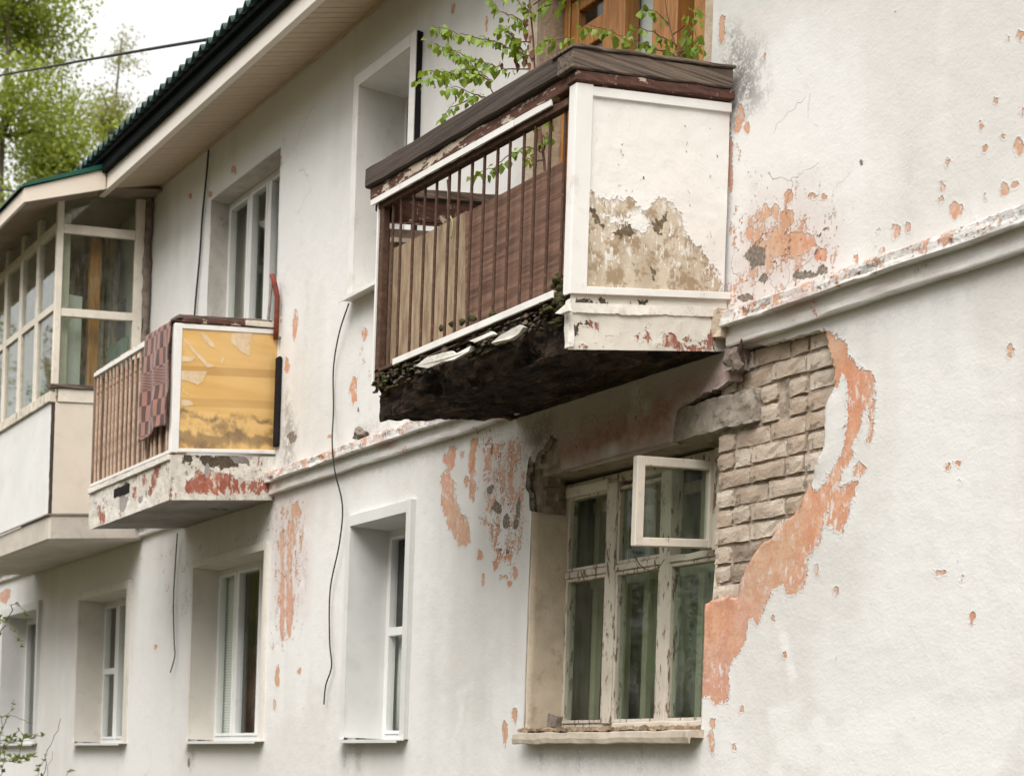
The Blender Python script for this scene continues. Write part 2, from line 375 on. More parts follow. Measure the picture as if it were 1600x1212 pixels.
# ------------------------------------------------------------------ facade wall (one grid, openings and broken plaster cut out)
WIN = {  # u0, u1, z0, z1, depth of the window frame behind the facade
    'A': (-8.01, -6.36, 1.82, 3.36, .25), 'B': (-10.345, -9.50, 1.81, 3.345, .28), 'C': (-13.39, -11.86, 1.81, 3.335, .21),
    'D': (-16.62, -15.11, 1.80, 3.30, .25), 'E': (-19.55, -18.12, 1.80, 3.32, .25), 'U2': (-10.41, -9.63, 5.02, 6.53, .33),
    'U1': (-13.33, -11.86, 4.98, 6.55, .17), 'DR': (-8.10, -6.515, 3.93, 6.35, .17), 'BD': (-16.3, -15.5, 4.0, 6.2, .2)}
BR = [(1162, 548), (1175, 541), (1235, 528), (1290, 517), (1298, 560), (1303, 600), (1290, 650), (1285, 700), (1270, 745), (1250, 790), (1215, 830), (1185, 855), (1165, 890), (1150, 930),
      (1103, 942), (1080, 942), (1080, 720), (1043, 702), (1050, 690), (1062, 640), (1105, 612), (1150, 592)]
HL = [(826, 710), (835, 720), (848, 698), (862, 682), (871, 690), (877, 738), (920, 760), (920, 800), (836, 803), (829, 797), (822, 760)]
hole_polys = [px_poly(BR), px_poly(HL)]
def lines(segs, extra):
    a = [np.arange(s, e, st) for s, e, st in segs]; g = np.unique(np.concatenate(a+[np.array(extra)]))
    ex = np.array(extra); keep = [True]*len(g)
    for i, v in enumerate(g):                  # drop grid lines that nearly touch an opening edge
        dd = np.abs(ex-v).min()
        if 0 < dd < .005: keep[i] = False
    return g[np.array(keep)]
ug = lines([(-24, -19, .25), (-19, -16, .05), (-16, -12, .028), (-12, -9.4, .018), (-9.4, -4.2, .0125), (-4.2, -1, .1), (-1, 4.01, .5)], sorted({v for q in WIN.values() for v in q[:2]}))
zg = lines([(0, 1.5, .3), (1.5, 7.08, .0135), (7.08, 7.3, .1)], sorted({v for q in WIN.values() for v in q[2:4]}))
UU, ZZ = np.meshgrid(ug, zg, indexing='ij')
def vnoise(U, Z, f, seed=0):
    rng = np.random.RandomState(seed); T = rng.rand(256, 256)
    x, y = U*f, Z*f; xi, yi = np.floor(x).astype(int), np.floor(y).astype(int); fx, fy = x-xi, y-yi
    fx = fx*fx*(3-2*fx); fy = fy*fy*(3-2*fy); g = lambda a, b: T[a % 256, b % 256]
    return (g(xi, yi)*(1-fx)+g(xi+1, yi)*fx)*(1-fy)+(g(xi, yi+1)*(1-fx)+g(xi+1, yi+1)*fx)*fy-.5
H = np.maximum.reduce([sdf_poly(UU, ZZ, p) for p in hole_polys])
H = H + vnoise(UU, ZZ, 22, 3)*.022 + vnoise(UU, ZZ, 55, 4)*.010
WW = vnoise(UU, ZZ, .9, 1)*.010 + vnoise(UU, ZZ, 4, 2)*.004 + vnoise(UU, ZZ, 14, 5)*.0016
BIG = -1.0
ATT = {k: np.full(UU.shape, BIG) for k in ('peel', 'deep')}
for k in ('flaky', 'grime_shade', 'pink', 'fresh'): ATT[k] = np.zeros(UU.shape)
def clipbox(pts, pad):
    us = [p[0] for p in pts]; zs = [p[1] for p in pts]
    i0, i1 = np.searchsorted(ug, [min(us)-pad, max(us)+pad]); j0, j1 = np.searchsorted(zg, [min(zs)-pad, max(zs)+pad])
    return slice(max(0, i0-1), i1+1), slice(max(0, j0-1), j1+1)
def put(ch, poly, sub=(), S=.05):
    b = clipbox(poly, .08); d = sdf_poly(UU[b], ZZ[b], poly)
    for q in sub: d = np.minimum(d, -sdf_poly(UU[b], ZZ[b], q))
    ATT[ch][b] = np.maximum(ATT[ch][b], np.clip(d/S, -1, 1))
def spot(ch, x, y, rx, ry, S=None, rot=0.0):
    n = 10; pts = []
    for i in range(n):
        a = i*2*math.pi/n; r = 1+random.uniform(-.28, .28)
        ex, ey = rx*r*math.cos(a), ry*r*math.sin(a); pts.append((x+ex*math.cos(rot)-ey*math.sin(rot), y+ex*math.sin(rot)+ey*math.cos(rot)))
    put(ch, px_poly(pts), S=.028)
def soft(ch, pts, amt, fall=.12):
    poly = px_poly(pts); b = clipbox(poly, fall*1.5); d = sdf_poly(UU[b], ZZ[b], poly)
    ATT[ch][b] = np.maximum(ATT[ch][b], amt*np.clip(d/fall*.5+.5, 0, 1))
# salmon undercoat laid bare right of the old window
big = [(1287, 517), (1320, 533), (1324, 559), (1353, 578), (1367, 593), (1367, 649), (1361, 691), (1357, 688), (1362, 659), (1356, 633), (1345, 654), (1344, 675), (1332, 699), (1329, 723), (1313, 744), (1306, 762),
       (1337, 755), (1336, 770), (1328, 790), (1317, 834), (1302, 831), (1291, 816), (1293, 790), (1284, 842), (1263, 868), (1252, 924), (1230, 933), (1224, 905), (1205, 924), (1183, 976), (1166, 961), (1164, 999), (1138, 1047), (1138, 1096), (1120, 1101), (1108, 1088), (1092, 1092),
       (1093, 969), (1101, 925), (1140, 915), (1160, 880), (1180, 850), (1210, 825), (1240, 790), (1262, 745), (1278, 700), (1285, 650), (1296, 600), (1290, 560)]
isl = [(1313, 583), (1325, 596), (1324, 665), (1320, 707), (1297, 731), (1290, 757), (1274, 769), (1266, 760), (1272, 704), (1282, 652), (1290, 622), (1308, 607)]
put('peel', px_poly(big), [px_poly(isl), px_poly([(1140, 1047), (1164, 1000), (1185, 1030), (1140, 1060)])])
put('peel', px_poly([(702, 695), (710, 700), (709, 725), (701, 737), (702, 746), (709, 751), (713, 783), (720, 804), (730, 811), (735, 848), (715, 856), (708, 836), (697, 818), (689, 788), (688, 744), (698, 730), (692, 718)]))
put('peel', px_poly([(737, 685), (747, 684), (742, 709), (741, 748), (743, 769), (739, 785), (733, 769), (734, 744), (731, 716)]))
Z6 = [(1025, 120, 14, 22), (985, 137, 8, 12), (895, 425, 8, 15), (970, 460, 9, 13), (910, 500, 8, 11), (1020, 500, 18, 28), (765, 632, 10, 18), (758, 673, 6, 8), (810, 710, 24, 30), (975, 640, 14, 18), (1008, 622, 13, 18), (605, 787, 15, 25), (645, 765, 11, 20), (548, 780, 6, 12), (475, 875, 10, 20), (557, 850, 8, 10), (942, 343, 7, 11), (1035, 375, 5, 14), (990, 1190, 12, 20), (908, 668, 4, 16), (783, 545, 4, 10), (75, 400, 14, 48), (103, 430, 10, 22), (14, 90, 12, 50), (160, 190, 5, 8), (47, 560, 9, 130),
      (165, 720, 15, 35), (200, 720, 12, 30), (240, 740, 22, 30), (270, 830, 60, 42), (355, 860, 20, 25), (200, 820, 20, 60), (110, 790, 15, 30), (245, 670, 20, 22), (340, 665, 30, 8)]
for x, y, a, b in Z6: spot('peel', 1120+x/2.1646, y/2.1646, max(a/2.1646, 2.5), b/2.1646)
for x, y, a, b in [(130, 870, 34, 40), (160, 940, 18, 20), (290, 930, 45, 16), (360, 915, 20, 16), (100, 1005, 30, 12), (490, 552, 7, 11)]: spot('deep', 1120+x/2.1646, y/2.1646, a/2.1646, b/2.1646)
for x, y, a, b in [(205, 490, 10, 45), (180, 300, 20, 25), (340, 760, 18, 25), (300, 980, 18, 35), (405, 1050, 20, 28), (320, 1140, 12, 40), (540, 1100, 20, 45), (440, 1140, 9, 30), (505, 1175, 15, 20), (470, 1130, 25, 10), (425, 950, 7, 20), (350, 470, 15, 15), (62, 320, 12, 30), (95, 190, 35, 16)]: spot('peel', 680+x/4.327, 640+y/4.327, max(a/4.327, 2.3), b/4.327)
for x, y, a, b in [(370, 535, 25, 25), (420, 660, 35, 48), (480, 750, 22, 45), (560, 660, 18, 75), (545, 770, 15, 40), (490, 960, 18, 14), (380, 275, 12, 40)]: spot('deep', 680+x/4.327, 640+y/4.327, a/4.327, b/4.327)
for x, y, a, b in [(440, 862, 4, 40), (452, 868, 4, 48), (440, 950, 4, 50), (452, 955, 5, 55), (457, 835, 5, 28), (462, 798, 8, 16), (433, 1056, 4, 16), (429, 1101, 3, 10), (468, 1048, 3, 5), (570, 522, 4, 13), (553, 607, 5, 26), (449, 571, 4, 10), (514, 682, 4, 4), (461, 505, 4, 26),
                   (804.5, 1116, 4.5, 14), (789, 1145, 4, 20), (1578, 550, 6, 9), (1480, 730, 4, 6), (1495, 723, 5, 5), (1501, 754, 3, 7), (1471, 895, 11, 4), (1505, 902, 3, 8), (1521, 967, 3.5, 11), (1344, 732, 10, 13), (1305, 921, 3, 6), (1275, 892, 4, 12), (1112, 1159, 6, 20), (1113, 1129, 5, 10), (1226, 1023, 3, 6), (1208, 965, 3, 4), (1159, 1108, 3, 7), (1146, 1166, 4, 5),
                   (709, 13, 3, 9), (761, 40, 2.5, 12), (366, 265, 5, 7), (328, 303, 3, 5), (297, 306, 2.5, 6), (439, 252, 2.5, 9), (8, 930, 7, 12), (5, 990, 3, 30), (243, 1010, 3, 5)]: spot('peel', x, y, a, b)
for x, y, a, b in [(300, 930, 2, 8), (456, 683, 7, 9), (560, 640, 2, 5), (295, 1190, 2, 8)]: spot('deep', x, y, a, b)
soft('flaky', [(745, 675), (820, 660), (830, 760), (822, 900), (770, 900), (748, 800)], .62)
soft('flaky', [(1145, 320), (1240, 300), (1300, 340), (1310, 410), (1240, 460), (1145, 475)], .80, .22)
soft('pink', [(1160, 340), (1250, 330), (1290, 380), (1230, 440), (1160, 460)], .5, .25)
soft('flaky', [(1135, 30), (1180, 60), (1180, 300), (1135, 300)], .35)
soft('flaky', [(424, 780), (480, 765), (470, 980), (424, 1040)], .50, .08)
soft('flaky', [(540, 500), (585, 480), (590, 640), (540, 660)], .30)
soft('flaky', [(230, 850), (300, 830), (300, 1000), (250, 960)], .32)
soft('flaky', [(300, 850), (430, 790), (430, 850), (310, 885)], .36)
soft('flaky', [(840, 660), (1160, 560), (1150, 600), (1060, 640), (1050, 690), (880, 735)], .40)
soft('flaky', [(0, 920), (30, 920), (30, 1060), (0, 1060)], .40)
soft('pink', [(845, 700), (1000, 620), (1160, 556), (1160, 590), (1060, 640), (1050, 690), (960, 715), (872, 738)], 1.0, .10)
soft('pink', [(815, 690), (845, 655), (1160, 552), (1165, 575), (1000, 625), (870, 690), (840, 720)], .55, .12)  # wall under the balcony: its shade painted in with the pink stain
soft('grime_shade', [(830, 680), (860, 650), (1100, 575), (1160, 552), (1165, 580), (1050, 640), (900, 715), (865, 720)], .28, .10)  # water stains plus the balcony's shade, both put into the colour
soft('pink', [(745, 700), (810, 680), (815, 800), (760, 780)], .35, .10)
soft('pink', [(425, 780), (490, 760), (480, 960), (425, 960)], .28, .10)
soft('grime_shade', [(1142, 60), (1178, 90), (1185, 150), (1150, 180), (1138, 120)], .95, .14)
soft('grime_shade', [(820, 670), (860, 650), (870, 690), (830, 720)], .8, .12)
soft('grime_shade', [(445, 600), (465, 670), (455, 740), (440, 740)], .55, .08)
soft('grime_shade', [(560, 660), (800, 655), (800, 668), (560, 700)], .30, .08)
for x in (905, 845, 1000, 540, 560, 300): soft('grime_shade', [(x-6, 1168), (x+6, 1168), (x+3, 1204), (x-3, 1204)], .40, .04)
soft('grime_shade', [(1290, 520), (1600, 418), (1600, 432), (1290, 534)], .20, .05)
soft('grime_shade', [(440, 772), (800, 668), (800, 680), (440, 784)], .22, .05)
soft('grime_shade', [(820, 1172), (1080, 1176), (1060, 1200), (840, 1196)], .22, .08)
for x_, w_, b_ in ((1180, 8, 420), (1420, 6, 380), (1520, 9, 470), (1350, 5, 600), (600, 5, 520), (480, 5, 560)): soft('grime_shade', [(x_-w_, b_-140), (x_+w_, b_-140), (x_+w_*.4, b_), (x_-w_*.4, b_)], .16, .06)
soft('fresh', [(1200, 1105), (1300, 1080), (1310, 1130), (1450, 1080), (1475, 1110), (1600, 1090), (1600, 1240), (1200, 1240)], .8, .02)
soft('fresh', [(690, 1090), (760, 1055), (815, 1070), (815, 1150), (690, 1150)], .75, .02)
soft('fresh', [(1216, 990), (1228, 985), (1245, 1060), (1235, 1070)], .8, .01)
def fbm(U, Z, f, n, seed): return sum(vnoise(U, Z, f*2**k, seed+k)*.5**k for k in range(n))
ATT['tone'] = .06+fbm(UU, ZZ, .7, 4, 20)*1.0+fbm(UU, ZZ*.09, 7, 3, 30)*.35+fbm(UU, ZZ, 6, 3, 34)*.2
sstep = lambda x, a, b: (lambda t: t*t*(3-2*t))(np.clip((x-a)/(b-a), 0, 1))
ATT['pink'] *= sstep(fbm(UU, ZZ, 5, 3, 40), -.75, -.15); ATT['fresh'] *= sstep(fbm(UU, ZZ, 4, 4, 44), -.25, .05)
# build
cu, cz = (ug[:-1]+ug[1:])/2, (zg[:-1]+zg[1:])/2
keep = np.ones((len(cu), len(cz)), bool)
for u0, u1, z0, z1, _ in WIN.values():
    keep &= ~((cu[:, None] > u0) & (cu[:, None] < u1) & (cz[None] > z0) & (cz[None] < z1))
Hc = (H[:-1, :-1]+H[1:, :-1]+H[:-1, 1:]+H[1:, 1:])/4
keep &= Hc < 0
# pull the ragged edge onto the zero contour
gu, gz = np.gradient(H, ug, zg); gl2 = gu*gu+gz*gz+1e-6
band = np.abs(H) < .012
Us = np.where(band, UU-np.clip(H*gu/gl2, -.006, .006), UU); Zs = np.where(band, ZZ-np.clip(H*gz/gl2, -.006, .006), ZZ)
lip = np.clip((H+.10)/.10, 0, 1)
WW = WW + lip**2*vnoise(UU, ZZ, 12, 8)*.02
nU, nZ = UU.shape
vid = np.arange(nU*nZ).reshape(nU, nZ)
verts = np.stack([Us, -WW, Zs], -1).reshape(-1, 3)
ii, jj = np.where(keep)
quads = np.stack([vid[ii, jj], vid[ii+1, jj], vid[ii+1, jj+1], vid[ii, jj+1]], -1)
# plaster thickness along every cut edge
kp = np.zeros((nU+1, nZ+1), bool); kp[1:-1, 1:-1] = keep
ea, eb = [], []
i_, j_ = np.where(kp[:-1, 1:-1][:, :] != kp[1:, 1:-1]); ea.append(vid[np.clip(i_, 0, nU-1), j_]); eb.append(vid[np.clip(i_, 0, nU-1), j_+1])
i_, j_ = np.where(kp[1:-1, :-1] != kp[1:-1, 1:]); ea.append(vid[i_, np.clip(j_, 0, nZ-1)]); eb.append(vid[i_+1, np.clip(j_, 0, nZ-1)])
ea, eb = np.concatenate(ea), np.concatenate(eb)
used = np.unique(np.concatenate([ea, eb])); remap = {int(v): len(verts)+k for k, v in enumerate(used)}
back = verts[used].copy(); back[:, 1] += .065
ra = np.array([remap[int(v)] for v in ea]); rb = np.array([remap[int(v)] for v in eb])
verts = np.concatenate([verts, back]); quads = np.concatenate([quads, np.stack([ea, eb, rb, ra], -1)])
def np_mesh(name, verts, quads, attrs, m, smooth=True):
    us_, inv = np.unique(quads, return_inverse=True); quads = inv.reshape(quads.shape); v2 = verts[us_]
    me = bpy.data.meshes.new(name); me.vertices.add(len(v2)); me.vertices.foreach_set('co', v2.astype(np.float32).ravel())
    nq = len(quads); me.loops.add(nq*4); me.loops.foreach_set('vertex_index', quads.astype(np.int32).ravel())
    me.polygons.add(nq); me.polygons.foreach_set('loop_start', np.arange(0, nq*4, 4, dtype=np.int32)); me.polygons.foreach_set('loop_total', np.full(nq, 4, np.int32))
    me.polygons.foreach_set('use_smooth', np.full(nq, smooth)); me.update(calc_edges=True); me.validate()
    for k, a in attrs.items():
        at_ = me.attributes.new(k, 'FLOAT', 'POINT'); at_.data.foreach_set('value', a[us_].astype(np.float32))
    me.materials.append(m); return me
attrs = {k: np.concatenate([a.ravel(), a.ravel()[used]]) for k, a in ATT.items()}
attrs['deep'][nU*nZ:] = np.where(np.abs(H.ravel()[used]) < .02, 1.0, -1.0)
wall = bpy.data.objects.new('wall', np_mesh('wall', verts, quads, attrs, M['wall'])); link(wall, building)

# shell behind the facade: side, back and inner walls, floors
mb = MB(); mb.box(-24.0, -23.7, -9, -.02, 0, 7.2); mb.box(3.7, 4.0, -9, -.02, 0, 7.2); mb.box(-23.7, 3.7, -9, -8.7, 0, 7.2)
mb.build('outer_wall', M['inner'], building)
mb = MB(); mb.box(-23.6, 3.6, -1.75, -1.6, 0, 7.0); mb.build('inner_wall', M['inner'], building)
mb = MB(); mb.box(-23.6, 3.6, -1.59, -.07, 3.78, 3.92); mb.build('inner_floor', M['inner'], building)
mb = MB(); mb.box(-23.6, 3.6, -1.59, -.07, 6.98, 7.06); mb.build('inner_ceiling', M['inner'], building)

# ------------------------------------------------------------------ cornice (two stepped bands between the storeys)
def cornice(u0, u1, step, ragged0=0, ragged1=0):
    prof = [(.0, 3.95), (.04, 3.940), (.088, 3.922), (.095, 3.912), (.098, 3.848), (.092, 3.842), (.050, 3.846), (.048, 3.84), (.050, 3.762), (.046, 3.754), (.0, 3.757)]
    us = np.arange(u0, u1+step/2, step); V = []; A = {k: [] for k in ('peel', 'flaky', 'pink', 'deep', 'grime_shade', 'tone')}
    # refine the profile
    pr = []
    for a, b in zip(prof[:-1], prof[1:]):
        n = max(1, int(math.hypot(a[0]-b[0], a[1]-b[1])/.014))
        pr += [(a[0]+(b[0]-a[0])*k/n, a[1]+(b[1]-a[1])*k/n) for k in range(n)]
    pr.append(prof[-1])
    for u in us:
        for k, (w, z) in enumerate(pr):
            q = Vector((u*5, w*30, z*30)); n1 = noise.noise(q); n2 = noise.noise(Vector((u*1.3, 3.1, 0)))
            n3 = noise.noise(Vector((u*14, w*60, z*40)))
            chip = max(0, noise.noise(Vector((u*7, z*12, 5)))-.28)*.05 if w > .05 else 0
            V.append((u, -(w+n1*.005*(w > .01)+n3*.0025-chip), z+n2*.012+n1*.004))
            A['peel'].append(-.28 if z > 3.84 else -.75); A['deep'].append(-.62 if z > 3.84 else -1); A['pink'].append(max(0, min(.5, noise.noise(Vector((u*4, z*9, 7)))*.9))); A['grime_shade'].append(.30 if z > 3.9 else .10); A['tone'].append(noise.noise(Vector((u*1.7, z*3, 1)))*.4)
            A['flaky'].append(.55 if z > 3.85 else .22)
    nP = len(pr); idx = np.arange(len(V)).reshape(len(us), nP)
    q = np.stack([idx[:-1, :-1], idx[1:, :-1], idx[1:, 1:], idx[:-1, 1:]], -1).reshape(-1, 4)
    V = np.array(V)
    caps = []
    me = np_mesh('cornice', V, q, {k: np.array(v) for k, v in A.items()}, M['wall'], False)
    # end caps
    b = bmesh.new(); b.from_mesh(me); b.verts.ensure_lookup_table()
    for e in (0, len(us)-1):
        b.faces.new([b.verts[int(k)] for k in idx[e]])
    b.to_mesh(me); b.free()
    return link(bpy.data.objects.new('cornice', me), building)
cornice(-6.20, -3.6, .012); cornice(-11.80, -8.05, .018); cornice(-23.9, -13.6, .05)

# ------------------------------------------------------------------ bricks, mortar and the lintel behind the fallen plaster
mb = MB(); mb.box(-6.33, -5.30, -.14, -.054, 2.35, 3.95, seg=(70, 1, 100), jit=.009, fr=40); mb.build('mortar', M['mortar'], wall, smooth=True)
mb = MB(); mb.box(-8.25, -7.60, -.16, -.055, 3.42, 3.72, seg=(20, 1, 10), jit=.012, fr=30); mb.build('mortar', M['mortar'], wall, smooth=True)
mb = MB(); mb.box(-8.16, -8.015, -.26, -.055, 2.95, 3.42, seg=(6, 3, 14), jit=.010, fr=30); mb.build('mortar', M['mortar'], wall, smooth=True)
bmats = []
for k, (a, b_) in enumerate([((.72, .62, .515), (.54, .44, .35)), ((.62, .50, .40), (.44, .34, .26)), ((.80, .715, .615), (.60, .51, .42)), ((.40, .315, .25), (.26, .205, .16))]):
    s = NT('silicate_brick_%s' % 'abcd'[k])
    c = s.mix(s.ss(s.noise(7, 6, .65), .34, .66), b_, a); c = s.mix(s.mul(s.ss(s.noise(30, 6, .7), .54, .68), .8), c, (.11, .085, .065))
    c = s.mix(s.mul(s.ss(s.noise(8, 6, .75), .50, .60), .75), c, (.62, .57, .50)); c = s.mix(s.mul(s.ss(s.noise(3.5, 4, .6, s.n('NewGeometry').outputs['Position']), .48, .62), .5), c, (.33, .265, .205))
    h = s.add(s.noise(22, 6, .75), s.mul(s.noise(75, 3, .7), .5))
    bmats.append(s.bsdf(c, .95, s.bump(h, .009, 1.0)))
def brick_mesh(L, Hh, seed):
    b = bmesh.new(); rnd = random.Random(seed); nx, nz_ = (5, 3) if L > .18 else (3, 3)
    fr = [[None]*(nz_+1) for _ in range(nx+1)]; bk = {}
    for i in range(nx+1):
        for k in range(nz_+1):
            edge = i in (0, nx) or k in (0, nz_); cor = i in (0, nx) and k in (0, nz_)
            x = -L/2+L*i/nx+rnd.uniform(-.005, .005); z = Hh*k/nz_+rnd.uniform(-.0035, .0035)
            y = rnd.uniform(-.0015, .0015)+(.002 if edge else 0)+(rnd.uniform(0, .014) if cor and rnd.random() < .4 else 0)+(rnd.uniform(.003, .008) if rnd.random() < .08 else 0)
            fr[i][k] = b.verts.new((x, y, z))
    for i in range(nx):
        for k in range(nz_): b.faces.new((fr[i][k], fr[i+1][k], fr[i+1][k+1], fr[i][k+1]))
    rim = [fr[i][0] for i in range(nx)]+[fr[nx][k] for k in range(nz_)]+[fr[i][nz_] for i in range(nx, 0, -1)]+[fr[0][k] for k in range(nz_, 0, -1)]
    bkv = [b.verts.new((v.co.x, .09, v.co.z)) for v in rim]
    for i in range(len(rim)): b.faces.new((rim[i], bkv[i], bkv[(i+1) % len(rim)], rim[(i+1) % len(rim)]))
    bmesh.ops.recalc_face_normals(b, faces=b.faces)
    for f in b.faces: f.smooth = False
    me = bpy.data.meshes.new('brick'); b.to_mesh(me); b.free(); return me
BLONG = [brick_mesh(.240, .079, k) for k in range(9)]; BSHORT = [brick_mesh(.115, .079, 40+k) for k in range(6)]
for me in BLONG+BSHORT: me.materials.append(bmats[0])
def add_brick(u, w, z, me, mat, tilt=0):
    o = bpy.data.objects.new('brick', me); o.location = (u, -w, z); o.rotation_euler = (random.uniform(-.02, .02), tilt+random.uniform(-.010, .010), random.uniform(-.025, .025))
    o.material_slots[0].link = 'OBJECT'; link(o, wall); o.material_slots[0].material = mat; return o
brp = hole_polys[0]
def in_hole(u, z, pad=.07): return sdf_poly(np.array([u]), np.array([z]), brp)[0] > -pad
row = 0; z = 2.40
while z < 3.74:
    u = -6.335 if row % 2 else -6.335
    seqs = [[.118, .245, .245, .245, .245], [.245, .245, .118, .245, .245], [.118, .118, .245, .118, .245, .245]]
    for Lb in seqs[row % 3]:
        c = u+Lb/2
        lint = (3.345 < z+.04 < 3.54 and c-Lb/2 < -6.03)
        if (in_hole(c, z+.04) or in_hole(c-.08, z+.04) or in_hole(c+.08, z+.04)) and not lint and z < 3.70:
            add_brick(c, -.038+random.uniform(-.008, .006), z+random.uniform(-.004, .004), random.choice(BLONG if Lb > .2 else BSHORT), random.choice([bmats[0], bmats[0], bmats[1], bmats[2], bmats[2], bmats[3] if z < 2.8 else bmats[1]]))
        u += Lb+.012+random.uniform(-.003, .004)
    z += .0955; row += 1
for u, z, me in [(-7.90, 3.43, BLONG[2]), (-7.66, 3.435, BLONG[3]), (-7.78, 3.53, BLONG[4]), (-8.02, 3.53, BSHORT[1])]: add_brick(u, -.075, z, me, bmats[3])
for u, z, me in [(-8.03, 3.32, BSHORT[2]), (-8.04, 3.21, BSHORT[3])]: add_brick(u, -.085, z, me, bmats[3])
for u, z, me in [(-5.955, 3.355, BSHORT[4]), (-5.96, 3.452, BSHORT[0])]: add_brick(u, -.034, z, me, bmats[0])
mb = MB(); mb.box(-6.66, -6.03, -.25, -.012, 3.365, 3.535, seg=(34, 6, 10), jit=.016, fr=13)
for v in mb.bm.verts: v.co += noise.noise_vector(v.co*38)*.006
mb.build('lintel', M['lintel'], wall, label='cracked grey concrete lintel end beside the bare bricks')
mb = MB(); mb.box(-8.1, -6.67, -.32, -.075, 3.375, 3.50, seg=(30, 4, 3), jit=.008, fr=18); mb.build('lintel', M['lintel'], wall)
# loose stub of plaster and iron at the broken end of the cornice
mb = MB(); mb.box(-6.20, -6.10, -.02, .06, 3.62, 3.73, seg=(4, 3, 4), jit=.03, fr=22); mb.build('rubble', M['rubble'], wall)
mb = MB(); mb.tube([(-6.10, -.02, 3.66), (-6.085, -.05, 3.72), (-6.075, -.055, 3.765)], .012, 6, .004); mb.build('iron_stub', M['rust'], wall)
mb = MB(); mb.box(-6.30, -6.19, .0, .10, 3.80, 3.94, seg=(4, 3, 4), jit=.014, fr=20); mb.build('broken_cornice_end', M['reveal_rough'], wall)

# ------------------------------------------------------------------ windows
def reveal(win, mat, w_in, thick=.02, top=None, label=None, name='reveal', flare=0.0):
    u0, u1, z0, z1, d = WIN[win]; mb = MB()
    mb.box(u0-thick, u0+.002, -w_in-.02, -.003, z0-.01, z1+.01); mb.box(u1-.002, u1+thick, -w_in-.02, -.003, z0-.01, z1+.01)
    mb.box(u0+.003, u1-.003, -w_in-.02, -.004, z1-.001, z1+thick)
    mb.box(u0+.003, u1-.003, -w_in-.02, -.004, z0-thick, z0+.001)
    return mb
def frame_ring(mb, u0, u1, z0, z1, w0, w1, t, bev=.004):
    mb.box(u0, u0+t, w0, w1, z0, z1, bev); mb.box(u1-t, u1, w0, w1, z0, z1, bev)
    mb.box(u0+t+.0005, u1-t-.0005, w0, w1-.001, z1-t, z1, bev); mb.box(u0+t+.0005, u1-t-.0005, w0, w1-.001, z0, z0+t, bev)
def casing(win, mat, parent, fl=.05, proud=.035, top_fl=None, left=True):
    u0, u1, z0, z1, d = WIN[win]; top_fl = top_fl or fl; mb = MB(); t = .006
    # flanges on the wall face, joined to the lining
    mb.box(u0-fl, u0+t, proud-t, proud, z0, z1+top_fl, .001) if left else None
    mb.box(u1-t, u1+fl, proud-t, proud, z0-.01, z1+top_fl, .001)
    mb.box(u0+t+.001, u1-t-.001, proud-t+.001, proud+.001, z1-t, z1+top_fl-.002, .001)
    # returns back to the wall
    mb.box(u1+fl-t, u1+fl, -.01, proud-t-.0005, z0-.01, z1+top_fl); mb.box(u0-fl, u0-fl+t, -.01, proud-t-.0005, z0, z1+top_fl)
    mb.box(u0-fl+t+.001, u1+fl-t-.001, -.01, proud-t-.0005, z1+top_fl-t, z1+top_fl)
    # lining of the reveal
    mb.box(u0+.003, u0+.007, -d-.01, proud-t-.0005, z0+.015, z1-.008); mb.box(u1-.007, u1-.003, -d-.01, proud-t-.0005, z0+.015, z1-.008)
    mb.box(u0+.0075, u1-.0075, -d-.01, proud-t-.0005, z1-.007, z1-.003)
    return mb.build('casing', mat, parent, recalc=False)
def drip_sill(win, mat, parent, out=.09, over=.06, drop=.022):
    u0, u1, z0, z1, d = WIN[win]; mb = MB()
    mb.uprism([(-d, z0+.012), (out, z0-.006), (out, z0-.006-drop), (out-.004, z0-.006-drop), (out-.004, z0-.014), (-d, z0+.004)], u0-over, u1+over)
    return mb.build('sill', mat, parent)
def pvc_window(win, label, mullions=(), transoms=(), fr=.05, mat=None, glass_m=None):
    """outer frame = the window object; sashes, panes, casing, sill are its parts. transoms: (column, z)"""
    u0, u1, z0, z1, d = WIN[win]; mat = mat or M['pvc']; glass_m = glass_m or M['glass']
    mb = MB(); frame_ring(mb, u0, u1, z0, z1, -d-.06, -d, fr)
    edges = [u0+fr]+[m for m in mullions]+[u1-fr]
    for m in mullions: mb.box(m-.03, m+.03, -d-.055, -d+.004, z0+fr, z1-fr, .003)
    win_o = mb.build('window', mat, building, label=label)
    for i in range(len(edges)-1):
        a = edges[i]+(.03 if i else 0); b = edges[i+1]-(.03 if i < len(edges)-2 else 0)
        mb = MB(); frame_ring(mb, a+.001, b-.001, z0+fr+.001, z1-fr-.001, -d-.05, -d+.012, .024, .003)
        for c, zt in transoms:
            if c == i: mb.box(a+.025, b-.025, -d-.045, -d+.010, zt-.03, zt+.03, .003)
        mb.build('sash', mat, win_o)
        cuts = [z0+fr+.024]+[zt for c, zt in transoms if c == i]+[z1-fr-.024]
        for k in range(len(cuts)-1):
            lo = cuts[k]+(.03 if k else 0); hi = cuts[k+1]-(.03 if k < len(cuts)-2 else 0)
            mb = MB(); mb.box(a+.018, b-.018, -d-.030, -d-.024, lo-.004, hi+.004); mb.build('pane', glass_m, win_o)
    return win_o
